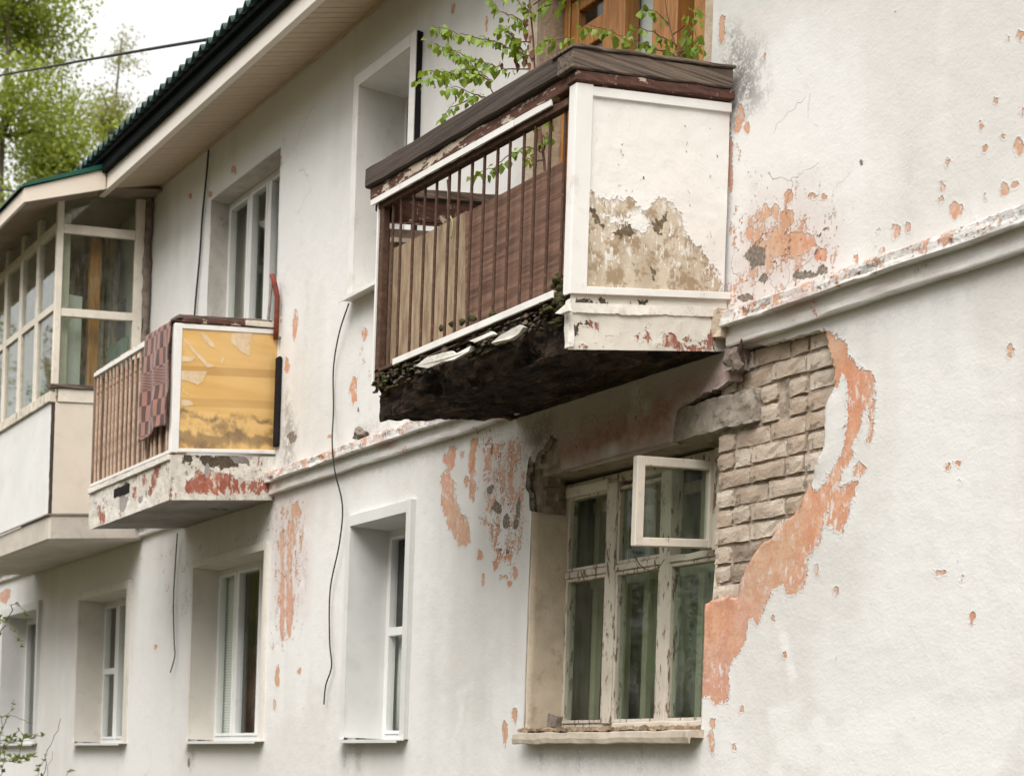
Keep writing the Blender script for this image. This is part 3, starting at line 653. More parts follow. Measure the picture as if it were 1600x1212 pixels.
def curtain(name, u0, u1, z0, z1, w, mat, label, folds=14, amp=.018, group=None):
    n = max(12, int((u1-u0)/.012)); V = []; Fc = []
    for i in range(n+1):
        u = u0+(u1-u0)*i/n
        a = amp*math.sin(u*folds*2+.8*math.sin(u*7))+amp*.5*noise.noise(Vector((u*9, 1.7, z0)))
        for z in (z0, (z0+z1)/2, z1): V.append((u, -(w+a*(1.1 if z < z1 else .7)), z))
    for i in range(n):
        for k in range(2): Fc.append((i*3+k, i*3+3+k, i*3+4+k, i*3+1+k))
    me = bpy.data.meshes.new(name); me.from_pydata(V, [], Fc); me.materials.append(mat)
    for p in me.polygons: p.use_smooth = True
    o = link(bpy.data.objects.new(name, me)); tag(o, label, 'curtain', group or 'curtains behind the window panes')
    md = o.modifiers.new('t', 'SOLIDIFY'); md.thickness = .002
    return o

# B: narrow lower window with a pale metal casing
wB = pvc_window('B', 'narrow white plastic window, pale casing, below the casing-framed upper window', (-9.90,), ((0, 2.60), (1, 2.60)))
casing('B', M['casing'], wB, .06, .035, .075); drip_sill('B', M['casing'], wB)
curtain('curtain', -10.75, -9.53, 2.60, 3.36, -.40, M['curtain_dark'], 'dark plum curtain behind the upper panes of the narrow lower window')
curtain('curtain', -10.75, -9.53, 1.80, 2.59, -.38, M['curtain_pale'], 'pale grey curtain behind the lower panes of the narrow lower window')
# C
wC = pvc_window('C', 'white plastic window with one blind, under the balcony with the blanket', (-12.945, -12.41))
casing('C', M['casing_warm'], wC, .035, .03, .06); drip_sill('C', M['casing'], wC)
s = NT('white_slatted_blind'); _, _, zc = s.xyz(); st = s.ss(s.math('FRACT', s.mul(zc, 42.0)), .0, .35)
M['blind'] = s.bsdf(s.mix(st, (.46, .46, .42), (.84, .84, .78)), .7, s.bump(st, .003))
mb = MB(); mb.box(-13.56, -13.10, -.287, -.280, 1.84, 3.31); o = mb.build('blind', M['blind']); tag(o, 'white slatted blind drawn behind the left sash under the blanket balcony', 'blind')
curtain('curtain', -13.70, -11.95, 1.86, 3.32, -.42, M['curtain_dark'], 'dark curtain in the sash right of the white slatted blind')
# D
wD = pvc_window('D', 'white plastic window with a cross bar in its left sash, under the glazed bay', (-16.16, -15.78), ((0, 2.56),))
casing('D', M['casing_warm'], wD, .045, .035, .075); drip_sill('D', M['casing'], wD)
curtain('curtain', -17.35, -16.64, 1.80, 3.32, -.42, M['curtain_dark'], 'dark brown curtain behind the cross-barred sash under the glazed bay')
curtain('curtain', -16.60, -15.15, 1.82, 3.25, -.38, M['curtain_pale'], 'grey curtain behind the right sash under the glazed bay')
# E
wE = pvc_window('E', 'leftmost lower window, only its pale reveal showing behind the twigs', (-18.85,))
casing('E', M['casing'], wE, .06, .04, .09); drip_sill('E', M['casing'], wE, .07)
# upper window with casing
wU2 = pvc_window('U2', 'upper window with broad white casing, beside the rotten balcony', (-10.0,), fr=.035)
casing('U2', M['trim'], wU2, .075, .05, .08)
mb = MB(); mb.uprism([(-.33, 5.03), (.11, 4.995), (.11, 4.965), (.105, 4.965), (.105, 4.985), (-.33, 5.02)], -10.50, -9.53); mb.build('sill', M['trim'], wU2)
mb = MB(); mb.box(-9.551, -9.547, .0, .045, 5.0, 6.60); mb.build('dark_side_strip', M['dark'], wU2)  # thin black strip along the right side of the casing
curtain('curtain', -10.95, -9.7, 5.0, 6.56, -.46, M['curtain_dark'], 'dark curtain behind the upper window beside the rotten balcony')
# upper window behind balcony two: plain plaster reveal
wU1 = pvc_window('U1', 'white plastic upper window in a bare plaster reveal above the blanket balcony', (-12.838, -12.44))
mb = reveal('U1', M['wall'], .17); mb.build('reveal', simple('greyed_reveal_plaster', (.55, .52, .48), .92, .12, 5, .006, 30, dirt=(.25, .20, .17), dirt_amt=.6), wU1)
mb = MB(); mb.uprism([(-.17, 4.99), (.06, 4.975), (.06, 4.955), (-.17, 4.97)], -13.36, -11.83); mb.build('sill', M['trim'], wU1)
curtain('curtain', -13.65, -13.02, 5.0, 6.56, -.30, M['curtain_cream'], 'cream net curtain behind the upper window above the blanket balcony')
curtain('curtain', -12.90, -12.62, 5.0, 6.56, -.33, M['curtain_green'], 'greenish curtain strip at the right of the net curtain upstairs')

# A: the old wooden window with an open vent sash
u0, u1, z0, z1, d = WIN['A']
mb = MB(); frame_ring(mb, -8.035, -6.50, 1.845, 3.355, -.32, -.255, .06, .006)
for v in mb.bm.verts: v.co += noise.noise_vector(v.co*5)*.006
wA = mb.build('window', M['oldwhite'], building, label='old wooden three-part window with flaking frames and an open vent sash')
mb = MB()                                        # plastered reveal, left, right and top
mb.box(-8.05, -7.994, -.33, -.006, 1.80, 3.16, seg=(1, 8, 40), jit=.007, fr=7)
mb.build('reveal', M['reveal_plaster'], wA, smooth=True, label='cream plaster reveal left of the old window')
mb = MB(); mb.uprism([(-.33, 1.79), (-.012, 1.79), (-.012, 2.44), (-.05, 2.46), (-.10, 3.3), (-.33, 3.3)], -6.362, -6.335); mb.build('reveal', M['reveal_plaster'], wA)
cols = [(-7.976, -7.567), (-7.466, -7.057), (-6.971, -6.56)]
for m_ in (-7.5165, -7.014):                     # posts
    mb = MB(); mb.box(m_-.046, m_+.046, -.325, -.235, 1.90, 3.30, .006, seg=(1, 1, 14), jit=.006, fr=5); mb.build('post', M['oldwhite'], wA)
mb = MB(); mb.box(-7.43, -6.50, -.26, -.215, 1.838, 1.905, .006, seg=(12, 1, 1), jit=.006, fr=6); mb.build('bottom_rail', M['oldwhite2'], wA)
mb = MB(); mb.box(-7.985, -7.56, -.265, -.225, 3.262, 3.325, .006, seg=(6, 1, 1), jit=.005, fr=6); mb.build('top_rail', M['oldwhite2'], wA)
for i, (a, b) in enumerate(cols):
    mb = MB(); frame_ring(mb, a-.004, b+.004, 1.905, 2.775, -.305, -.245, .020, .003)
    mb.build('sash', M['oldwhite'], wA)
    mb = MB(); mb.box(a-.002, b+.002, -.275, -.270, 1.91, 2.77); mb.build('pane', M['glass_old'], wA)
    mb = MB(); mb.box(a-.01, b+.01, -.31, -.236, 2.778, 2.815, .004, seg=(5, 1, 1), jit=.004, fr=8); mb.build('transom', M['oldwhite'], wA)
    if i < 2:
        mb = MB(); frame_ring(mb, a-.004, b+.004, 2.818, 3.268, -.305, -.245, .020, .003); mb.build('sash', M['oldwhite'], wA)
        mb = MB(); mb.box(a-.002, b+.002, -.275, -.270, 2.82, 3.262); mb.build('pane', M['glass_old'], wA)
# inner frame a hand's breadth behind
mb = MB()
for uu in (-7.93, -7.63, -7.42, -7.20, -6.92, -6.62): mb.box(uu-.024, uu+.024, -.47, -.43, 1.9, 3.3)
mb.box(-7.99, -6.5, -.465, -.435, 2.74, 2.79); mb.box(-7.99, -6.5, -.465, -.435, 3.20, 3.26)
mb.build('inner_frame', simple('yellowed_inner_frame', (.50, .47, .33), .7, .1), wA)
# open vent sash
uh = -6.585
mb = MB()
vz0, vz1, vw0, vw1 = 2.815, 3.275, -.225, .325
mb.box(uh-.02, uh+.02, vw1-.055, vw1, vz0, vz1, .004); mb.box(uh-.02, uh+.02, vw0, vw0+.05, vz0, vz1, .004)
mb.box(uh-.019, uh+.019, vw0+.0505, vw1-.0555, vz0, vz0+.045, .004); mb.box(uh-.019, uh+.019, vw0+.0505, vw1-.0555, vz1-.05, vz1, .004)
def vent_T(u, w, z): return u+(w-vw0)*.06, w, z-(w-vw0)*.09
vs = mb.build('vent_sash', M['oldwhite2'], wA, T=vent_T, label='small vent sash swung open from the old window')
mb = MB(); mb.box(uh-.003, uh+.003, vw0+.045, vw1-.05, vz0+.04, vz1-.045); mb.build('vent_pane', M['glass_old'], wA, T=vent_T)
for zz in (2.93, 3.14):
    mb = MB(); mb.tube([(uh+.022, .235, zz-.04), (uh+.022, .235, zz+.04)], .009, 8); mb.build('hinge', M['rust'], wA)
# vent frame right post
mb = MB(); mb.box(-6.565, -6.505, -.30, -.20, 2.80, 3.34, .005, seg=(1, 1, 6), jit=.006, fr=7); mb.build('post', M['oldwhite'], wA)
# dirty sill with crumbs
mb = MB(); mb.uprism([(-.25, 1.86), (.075, 1.838), (.095, 1.83), (.10, 1.80), (.095, 1.775), (.085, 1.77), (.08, 1.80), (-.25, 1.80)], -7.985, -6.33)
bmesh.ops.subdivide_edges(mb.bm, edges=[e for e in mb.bm.edges if abs(e.verts[0].co.x-e.verts[1].co.x) > .5], cuts=40)
for v in mb.bm.verts: v.co += noise.noise_vector(v.co*6)*.009+noise.noise_vector(v.co*25)*.003
mb.build('sill', simple('bent_tin_sill', (.52, .455, .37), .6, .15, 8, .003, 30, dirt=(.26, .19, .13), dirt_amt=.7), wA)
mb = MB(); mb.box(-7.98, -6.40, -.23, .065, 1.842, 1.862, seg=(80, 16, 1), jit=.016, fr=26); mb.build('plaster_crumbs', M['dirtsill'], wA, kind='stuff')
mb = MB(); mb.box(-7.93, -7.83, -.14, -.10, 1.85, 1.95, seg=(3, 2, 3), jit=.03, fr=14); mb.build('rubble', M['rubble'], wA)
mb = MB(); mb.tube([Vector((-6.93, .10, 2.84)), Vector((-7.0, .14, 2.76)), Vector((-7.06, .16, 2.74)), Vector((-7.12, .18, 2.79))], .003, 5); 
curtain('curtain', -8.30, -7.66, 1.85, 3.4, -.50, M['curtain_green'], 'faded green curtain behind the left part of the old window', 9, .022)
curtain('curtain', -7.48, -7.04, 1.9, 3.3, -.50, M['curtain_green'], 'faded green curtain strip in the middle part of the old window', 10, .03)
curtain('curtain', -6.95, -6.45, 1.9, 3.3, -.50, M['curtain_green'], 'faded green curtain behind the right part of the old window', 10, .03)
pts = [at(985, 850, 8.05), at(992, 870, 8.05), at(1002, 885, 8.1), at(1015, 891, 8.15), at(1030, 886, 8.2), at(1038, 874, 8.25)]
mb = MB(); mb.tube(pts, .0022, 5); o = mb.build('wire', M['cable']); tag(o, 'thin bent wire dangling from the open vent sash', 'wire')

# balcony door: varnished wooden unit in the opening above the rotten balcony
u0, u1, z0, z1, d = WIN['DR']
mb = MB(); mb.box(-8.09, -8.03, -.27, -.17, 3.98, 6.34, .006); mb.box(-7.615, -7.45, -.27, -.16, 3.98, 6.34, .006); mb.box(-7.185, -7.08, -.27, -.16, 3.98, 6.34, .006); mb.box(-7.075, -6.94, -.27, -.145, 3.98, 6.34, .006); mb.box(-6.80, -6.68, -.27, -.15, 3.98, 6.34, .006)
mb.box(-8.02, -7.62, -.26, -.17, 6.26, 6.34, .005); mb.box(-7.445, -7.19, -.26, -.17, 6.26, 6.34, .005); mb.box(-7.445, -7.19, -.26, -.17, 4.82, 4.90, .005)
dr = mb.build('balcony_door', M['oak'], building, label='varnished brown wooden balcony door and window frame behind the sapling')
mb = MB(); frame_ring(mb, -8.025, -7.62, 4.0, 6.25, -.24, -.18, .075, .005)
mb.box(-7.949, -7.696, -.235, -.185, 5.93, 6.07, .005); mb.box(-7.949, -7.696, -.235, -.185, 4.72, 4.88, .005); mb.box(-7.949, -7.696, -.215, -.205, 4.1, 4.72)
mb.build('door_leaf', M['oak'], dr)
for a, b in ((4.88, 5.93), (6.07, 6.18)):
    mb = MB(); mb.box(-7.949, -7.696, -.213, -.208, a, b); mb.build('pane', M['glass'], dr)
mb = MB(); mb.box(-7.47, -7.17, -.225, -.22, 4.88, 6.28); mb.build('pane', M['glass'], dr)
mb = MB(); mb.box(-7.448, -7.187, -.23, -.19, 3.98, 4.82); mb.build('lower_panel', M['oak'], dr)
curtain('curtain', -7.50, -7.12, 4.9, 6.25, -.30, M['white_board'], 'white curtain behind the glass beside the brown balcony door', 6, .012)
mb = reveal('DR', M['reveal_rough'], .27, .06); mb.build('reveal', M['reveal_rough'], dr)
for x0_, x1_, m_ in ((-8.30, -8.102, M['reveal_rough']),):
    b_ = MB(); poly = [(-8.105, 4.0), (-8.105, 6.4)]+[(-8.20+.05*noise.noise(Vector((0, 0, zq*4))), zq) for zq in np.linspace(6.4, 4.0, 22)]
    b_.prism(poly, .002, .009); b_.build('bare_plaster', M['reveal_rough'], wall)

# ------------------------------------------------------------------ eaves, fascia, soffit, roof
EW = .55
def soff_z(w): return 7.046-.30*w
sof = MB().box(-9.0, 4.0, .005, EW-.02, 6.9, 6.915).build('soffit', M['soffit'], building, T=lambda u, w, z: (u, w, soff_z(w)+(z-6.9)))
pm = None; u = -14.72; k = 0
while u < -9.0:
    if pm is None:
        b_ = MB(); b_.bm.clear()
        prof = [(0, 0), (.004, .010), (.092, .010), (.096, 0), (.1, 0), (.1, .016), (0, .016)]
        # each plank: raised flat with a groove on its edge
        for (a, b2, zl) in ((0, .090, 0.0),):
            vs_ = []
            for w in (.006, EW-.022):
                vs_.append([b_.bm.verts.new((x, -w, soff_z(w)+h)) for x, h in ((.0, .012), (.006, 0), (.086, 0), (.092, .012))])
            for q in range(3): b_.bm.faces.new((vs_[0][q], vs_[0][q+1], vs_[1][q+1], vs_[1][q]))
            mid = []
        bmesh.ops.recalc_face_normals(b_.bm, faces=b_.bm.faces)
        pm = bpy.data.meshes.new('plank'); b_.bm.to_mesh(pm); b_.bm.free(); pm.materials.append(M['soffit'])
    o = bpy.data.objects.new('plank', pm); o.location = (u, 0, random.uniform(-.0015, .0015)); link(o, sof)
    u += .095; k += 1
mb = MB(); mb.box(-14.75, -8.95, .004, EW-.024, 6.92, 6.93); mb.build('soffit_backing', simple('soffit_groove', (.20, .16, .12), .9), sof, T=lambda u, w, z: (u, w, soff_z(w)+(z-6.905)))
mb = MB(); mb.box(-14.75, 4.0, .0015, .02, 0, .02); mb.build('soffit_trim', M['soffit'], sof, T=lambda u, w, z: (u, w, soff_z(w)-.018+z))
zf = soff_z(EW)
mb = MB(); mb.box(-14.75, 4.0, EW-.03, EW, zf-.012, zf+.205, .003); mb.box(-14.75, 4.0, EW-.055, EW-.031, zf-.010, zf+.006, .002); mb.build('fascia', M['fascia_white'], building)
mb = MB(); mb.box(-14.75, 4.0, EW+.002, EW+.05, zf+.13, zf+.27, .004); mb.box(-14.75, 4.0, EW+.05, EW+.085, zf+.225, zf+.272, .004); mb.build('drip_edge', M['roofedge'], building)  # edge strip below the tiles, its shadow put into the black colour
# metal tile roof: waves along the eave, steps up the slope
def roof_sheet(name, ua, ub, w_e, z_e, up, slope, mat, parent, wave=.146, amp=.055, du=None):
    du = du or wave/8; us = np.arange(ua, ub, du); rows = []
    s_ = 0.0
    while s_ <= up:
        rows.append((s_, .0)); rows.append((min(up, s_+.34), .0)); s_ += .35
    V = []
    for u in us:
        ph = (u/wave) % 1.0; h = amp*(max(0, math.sin(ph*2*math.pi))**.6 if math.sin(ph*2*math.pi) > 0 else 0)
        for k, (sd, _) in enumerate(rows):
            lift = .022 if k % 2 == 0 else .0
            V.append((u, -(w_e-sd*math.cos(slope)), z_e+sd*math.sin(slope)+h+lift))
    nR = len(rows); idx = np.arange(len(V)).reshape(len(us), nR)
    q = np.stack([idx[:-1, :-1], idx[1:, :-1], idx[1:, 1:], idx[:-1, 1:]], -1).reshape(-1, 4)
    me = np_mesh(name, np.array(V), q, {}, mat); o = link(bpy.data.objects.new(name, me), parent)
    md = o.modifiers.new('t', 'SOLIDIFY'); md.thickness = .012; md.offset = -1
    return o
roof = roof_sheet('roof', -24.3, 4.2, .675, zf+.255, 5.5, math.radians(24), M['roof'], building)
mb = MB(); mb.quad((-24.2, .60, zf+.22), (4.2, .60, zf+.22), (4.2, -4.36, zf+.22+2.208), (-24.2, -4.36, zf+.22+2.208)); mb.build('roof_deck', M['roofedge'], roof)
mb = MB(); mb.quad((-24.2, -4.36, zf+.22+2.208), (4.2, -4.36, zf+.22+2.208), (4.2, -9.3, 7.1), (-24.2, -9.3, 7.1)); mb.build('back_slope', M['roof'], roof)

# ------------------------------------------------------------------ a worn slab face with attributes (grid on a plane)
def worn_face(name, parent, mat, P00, P10, P01, nx, ny, peel=(), deep=(), flaky=0.0, grime_shade=0.0, base=-1.0, axis='side', u=None, disp=.004, seed=0, thick=.0, label=None, T=None, sub=(), dshift=0.0):
    """P00,P10,P01 = corners (u,w,z); spots given as polygons of (s,t) where s = w or u coordinate and t = z"""
    a = np.array(P00); e1 = np.array(P10)-a; e2 = np.array(P01)-a
    S, Tt = np.meshgrid(np.linspace(0, 1, nx+1), np.linspace(0, 1, ny+1), indexing='ij')
    P = a+S[..., None]*e1+Tt[..., None]*e2
    q = P[..., 1] if axis == 'side' else P[..., 0]
    A = {'peel': np.full(S.shape, base), 'deep': np.full(S.shape, -1.0), 'flaky': np.full(S.shape, flaky), 'grime_shade': np.full(S.shape, grime_shade), 'tone': fbm(q, P[..., 2], 1.5, 4, seed+50)}
    for ch, polys in (('peel', peel), ('deep', deep)):
        for p in polys: A[ch] = np.maximum(A[ch], np.clip(sdf_poly(q, P[..., 2], p)/.05, -1, 1))
    A['deep'] = np.clip(A['deep']+dshift, -1, 1)
    for p in sub: A['peel'] = np.minimum(A['peel'], np.clip(-sdf_poly(q, P[..., 2], p)/.05, -1, 1))
    n = vnoise(q, P[..., 2], 7, seed)*disp*2+vnoise(q, P[..., 2], 23, seed+1)*disp
    if axis == 'side': P[..., 0] += n
    else: P[..., 1] += n
    V = np.stack([P[..., 0], -P[..., 1], P[..., 2]], -1).reshape(-1, 3); idx = np.arange(S.size).reshape(S.shape)
    qd = np.stack([idx[:-1, :-1], idx[1:, :-1], idx[1:, 1:], idx[:-1, 1:]], -1).reshape(-1, 4)
    me = np_mesh(name, V, qd, {k: v.ravel() for k, v in A.items()}, mat); o = link(bpy.data.objects.new(name, me), parent)
    if thick:
        md = o.modifiers.new('t', 'SOLIDIFY'); md.thickness = thick; md.offset = 0
    tag(o, label); return o

# ------------------------------------------------------------------ the rotten balcony
BU0, BU1, BW = -8.22, -6.25, .965                # left end, right end, depth
K1 = .155/.965
def TF(u, w, z): return u, w, z-.055*(u+8.35)/2.1          # the rail drops towards its right end
def T1(u, w, z): return u, w, z+K1*(BW-w)        # the balcony sags towards its outer edge
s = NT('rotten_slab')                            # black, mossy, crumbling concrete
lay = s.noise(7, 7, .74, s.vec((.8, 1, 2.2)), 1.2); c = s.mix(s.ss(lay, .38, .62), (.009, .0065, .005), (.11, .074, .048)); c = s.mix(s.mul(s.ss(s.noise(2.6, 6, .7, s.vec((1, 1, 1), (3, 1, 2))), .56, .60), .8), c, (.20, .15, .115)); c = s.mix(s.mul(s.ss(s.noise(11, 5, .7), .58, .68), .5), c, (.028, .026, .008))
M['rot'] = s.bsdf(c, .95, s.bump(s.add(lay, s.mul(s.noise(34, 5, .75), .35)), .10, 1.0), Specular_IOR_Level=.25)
M['rot_light'] = simple('crumbling_dark_concrete', (.085, .066, .05), .97, .6, 18, .01, 40, dirt=(.30, .25, .2), dirt_amt=.8, dsc=9)
# slab body: grid box with a ragged front
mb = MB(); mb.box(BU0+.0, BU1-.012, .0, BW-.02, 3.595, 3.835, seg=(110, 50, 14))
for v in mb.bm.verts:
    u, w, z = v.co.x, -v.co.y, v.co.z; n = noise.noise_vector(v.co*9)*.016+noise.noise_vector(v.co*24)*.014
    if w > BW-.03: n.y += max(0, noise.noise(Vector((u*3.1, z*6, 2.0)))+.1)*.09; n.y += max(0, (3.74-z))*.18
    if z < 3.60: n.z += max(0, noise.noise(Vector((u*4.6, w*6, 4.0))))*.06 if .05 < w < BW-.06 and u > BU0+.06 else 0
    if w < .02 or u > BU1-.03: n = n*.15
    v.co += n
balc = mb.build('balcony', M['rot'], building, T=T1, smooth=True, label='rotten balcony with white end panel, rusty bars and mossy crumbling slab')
# white edge of the slab (right end)
pe = []
for x, y, a, b in [(1045, 530, 10, 9), (1050, 540, 22, 6), (1070, 530, 6, 5), (1098, 535, 6, 6), (1112, 530, 6, 16), (1085, 547, 12, 5), (1012, 525, 5, 6), (998, 527, 5, 5), (1010, 514, 3, 5), (1105, 546, 12, 5), (935, 510, 4, 5), (925, 505, 3, 4), (910, 541, 5, 3)]:
    pe.append([sp(x+a*math.cos(t), y+b*math.sin(t), BU1) for t in np.linspace(0, 5.6, 8)])
de = [[sp(x, y, BU1) for x, y in p] for p in ([(892, 468), (945, 470), (950, 474), (895, 477)], [(985, 470), (1020, 474), (1018, 476), (985, 473)], [(888, 505), (918, 503), (905, 518), (890, 530)])]
w0, zt0 = sp(889, 467, BU1); w1, zt1 = sp(1128, 474, BU1); w2, zb0 = sp(888, 551, BU1); w3, zb1 = sp(1128, 556, BU1)
worn_face('slab_edge', balc, M['slab'], (BU1, BW, 3.592), (BU1, 0.01, 3.592+K1*BW), (BU1, BW, 3.852), 90, 26, peel=pe, deep=de, flaky=.15, base=-.8, disp=.003)
mb = MB(); mb.box(BU1-.006, BU1+.008, .06, BW-.015, 3.765, 3.812, seg=(1, 60, 3))
for v in mb.bm.verts:
    if v.co.z < 3.78: v.co.z += noise.noise(Vector((v.co.y*4, 2, 0)))*.010+noise.noise(Vector((v.co.y*31, 2, 3)))*.008
    v.co.x += noise.noise(Vector((v.co.y*6, v.co.z*10, 0)))*.006
mb.build('slab_edge_ledge', M['slabplain'], balc, T=T1)
mb = MB(); mb.box(BU1-.03, BU1+.004, BW-.028, BW+.006, 3.60, 3.83, .004, seg=(1, 1, 8), jit=.012, fr=12); mb.build('corner_iron', M['slabplain'], balc, T=T1)
# ceiling edge along the wall below the slab: remains of render
# rubble and moss on the front edge
def lump(mb, p, r, fr=9, amp=.5, sq=(1, 1, 1), sub=2):
    b = bmesh.new(); bmesh.ops.create_icosphere(b, subdivisions=sub, radius=1)
    for v in b.verts:
        d = 1+amp*noise.noise(v.co*1.3+Vector(p)*fr); v.co = Vector((v.co.x*sq[0], v.co.y*sq[1], v.co.z*sq[2]))*r*d+Vector(p)
    mb._merge(b)
mb = MB(); rn = random.Random(3)
for i in range(120):
    u = rn.uniform(BU0+.02, BU1-.12); r = rn.uniform(.005, .017)
    lump(mb, (u, -(BW+rn.uniform(-.035, .012)), 3.842-rn.uniform(-.01, .085)), r, sq=(1.6, .8, .7), amp=.9)
mb.build('broken_concrete', M['rot_light'], balc, T=T1, kind='stuff')
mb = MB()
for i in range(110):
    u = rn.choice([rn.uniform(BU0, BU0+.45), rn.uniform(-6.50, -6.28), rn.uniform(-7.3, -6.6)]); r = rn.uniform(.008, .022)
    lump(mb, (u, -(BW+rn.uniform(-.03, .015)), 3.85-rn.uniform(-.02, .12)), r, amp=.9, sub=2, sq=(1.5, .8, .6))
for x, y in [(640, 508+70), (690, 513), (707, 506), (722, 503), (735, 497), (740, 498), (768, 493), (770, 491), (630, 575), (600, 590), (598, 600)]:
    u, z = fp(x, y, .945); lump(mb, (u, -.945, z), .017, amp=.7)
for i in range(26): lump(mb, (-6.36+rn.uniform(-.05, .05), -(BW-.02+rn.uniform(-.02, .02)), 3.87+rn.uniform(-.05, .10)), rn.uniform(.012, .026), amp=.8)
mb.build('moss', M['moss'], balc, T=None, smooth=True, kind='stuff')
for poly in ([(650, 572), (668, 558), (690, 552), (706, 548), (712, 553), (735, 540), (733, 549), (710, 562), (690, 565), (668, 575)], [(768, 536), (785, 523), (815, 508), (820, 511), (812, 522), (800, 530), (780, 534), (770, 538)], [(870, 490), (886, 473), (888, 485), (878, 491)], [(735, 533), (770, 518), (775, 522), (745, 535)]):
    mb = MB(); mb.prism([fp(x, y, 1.0) for x, y in poly], .985, 1.005)
    for v in mb.bm.verts: v.co.y += noise.noise(v.co*20)*.02
    mb.build('plaster_flake', M['chip'], balc)
# white panel at the right end
pl = [(905, 305), (920, 300), (950, 312), (985, 308), (990, 325), (1012, 330), (1028, 308), (1050, 315), (1072, 345), (1075, 378), (1092, 385), (1108, 410), (1128, 440), (1136, 470), (905, 470)]
pi = [(950, 338), (975, 345), (1000, 325), (1018, 345), (1000, 360), (970, 356)]
pd = [[sp(x, y, BU1) for x, y in p] for p in ([(910, 315), (935, 320), (950, 360), (985, 350), (1000, 372), (960, 370), (930, 355)], [(1010, 355), (1050, 320), (1042, 360), (1035, 380)], [(1015, 415), (1030, 422), (1020, 455), (1012, 450)])]
panel_poly = [sp(x, y, BU1) for x, y in pl]
o = worn_face('end_panel', balc, M['panel'], (BU1, BW-.03, 3.875), (BU1, .03, 3.875+K1*(BW-.06)), (BU1, BW-.03, 4.835), 90, 90, peel=[panel_poly], sub=[[sp(x, y, BU1) for x, y in pi]], deep=pd, flaky=.16, base=-.9, dshift=-.30, disp=.002, label='white end panel with paint and skin peeled off its lower half')
pe_att = o.data.attributes['peel']
PT = 4.826
mb = MB(); mb.box(BU1+.003, BU1+.016, BW-.085, BW+.012, 3.853, PT+.02, .002); mb.box(BU1-.045, BU1+.0025, BW+.001, BW+.0115, 3.853, PT+.02, .002); mb.build('corner_trim', M['trim'], balc, T=T1)
mb = MB(); mb.box(BU1+.003, BU1+.014, .03, BW-.0855, PT-.034, PT+.012, .002); mb.build('top_trim', M['trim'], balc, T=T1)
mb = MB(); mb.box(BU1+.003, BU1+.018, -.002, BW-.0855, 3.853, 3.888, .002); mb.build('bottom_trim', M['trim'], balc, T=T1)
# cap boards at the right end
mb = MB(); mb.box(BU1-.10, BU1+.035, .04, BW+.050, 4.905, 4.998, .006, seg=(1, 22, 2), jit=.004, fr=5); mb.build('cap_board', M['greyboard_end'], balc, T=T1)
mb = MB(); mb.box(BU1-.14, BU1+.045, .03, BW+.055, 5.001, 5.016, .003, seg=(1, 22, 1), jit=.006, fr=7); mb.build('cap_plank', M['greyboard_end'], balc, T=T1)
mb = MB(); mb.box(BU1-.06, BU1+.028, .02, BW+.02, 4.852, 4.902, .006, seg=(1, 22, 2), jit=.006, fr=8); mb.build('cap_rail', M['redwood_end'], balc, T=T1)
# front: cap board, red rail, white trim, dark rail
FR = BU0-.13
mb = MB(); mb.box(FR, BU1-.08, BW-.06, BW+.045, 4.955, 5.070, .008, seg=(34, 1, 2), jit=.0045, fr=5); mb.build('cap_board', M['greyboard'], balc, T=TF)
mb = MB(); mb.box(FR+.03, BU1-.05, BW-.04, BW+.02, 4.885, 4.952, .005, seg=(34, 1, 2), jit=.007, fr=7); mb.build('cap_rail', M['redwood'], balc, T=TF)
mb = MB(); mb.box(FR+.05, BU1-.19, BW+.006, BW+.018, 4.852, 4.888, .002); mb.box(FR+.05, BU1-.52, BW+.0185, BW+.026, 4.846, 4.882, .002); mb.build('front_trim', M['trim'], balc, T=TF)
mb = MB(); mb.box(FR+.06, BU1-.05, BW-.045, BW+.0, 4.82, 4.86, .004); mb.build('top_bar', M['rust'], balc, T=TF)
mb = MB(); mb.box(FR+.10, BU1-.05, BW-.055, BW-.005, 3.87, 3.89, .003); mb.build('bottom_bar', M['rust'], balc)
ua, za = fp(612, 576, BW+.02); ub, zb = fp(862, 473, BW+.02)
mb = MB(); mb.box(ua, ub, BW+.006, BW+.018, 3.862, 3.898, .002); mb.box(ua, ub, BW-.02, BW+.0055, 3.893, 3.898); mb.build('bottom_trim', M['trim'], balc)
bar_me = None
for uu in [-8.107, -7.991, -7.87, -7.737, -7.614, -7.48, -7.371, -7.243, -7.112, -6.985, -6.861, -6.734, -6.622, -6.507, -6.378]:
    if bar_me is None:
        b_ = MB(); b_.tube([(0, 0, 3.862+k*.0985+0) for k in range(11)], .0085, 8); bar_me = bpy.data.meshes.new('baluster'); b_.bm.to_mesh(bar_me); b_.bm.free(); bar_me.materials.append(M['rust'])
    o = bpy.data.objects.new('baluster', bar_me); o.location = (uu, -(BW-.022), 0); link(o, balc)
    o.rotation_euler = (random.uniform(-.002, .002), 0, random.uniform(0, 3))
mb = MB(); mb.box(BU0-.02, BU0+.028, BW-.05, BW-.005, 3.80, 4.86, .004); mb.build('corner_post', M['rust'], balc)
mb = MB(); mb.box(BU0-.035, BU0-.022, BW-.06, BW+.005, 3.80, 4.87, .002); mb.build('side_trim', M['trim'], balc)
mb = MB(); mb.box(BU1-.055, BU1-.012, BW-.05, BW-.005, 3.82, 4.86, .004); mb.build('corner_post', M['rust'], balc)
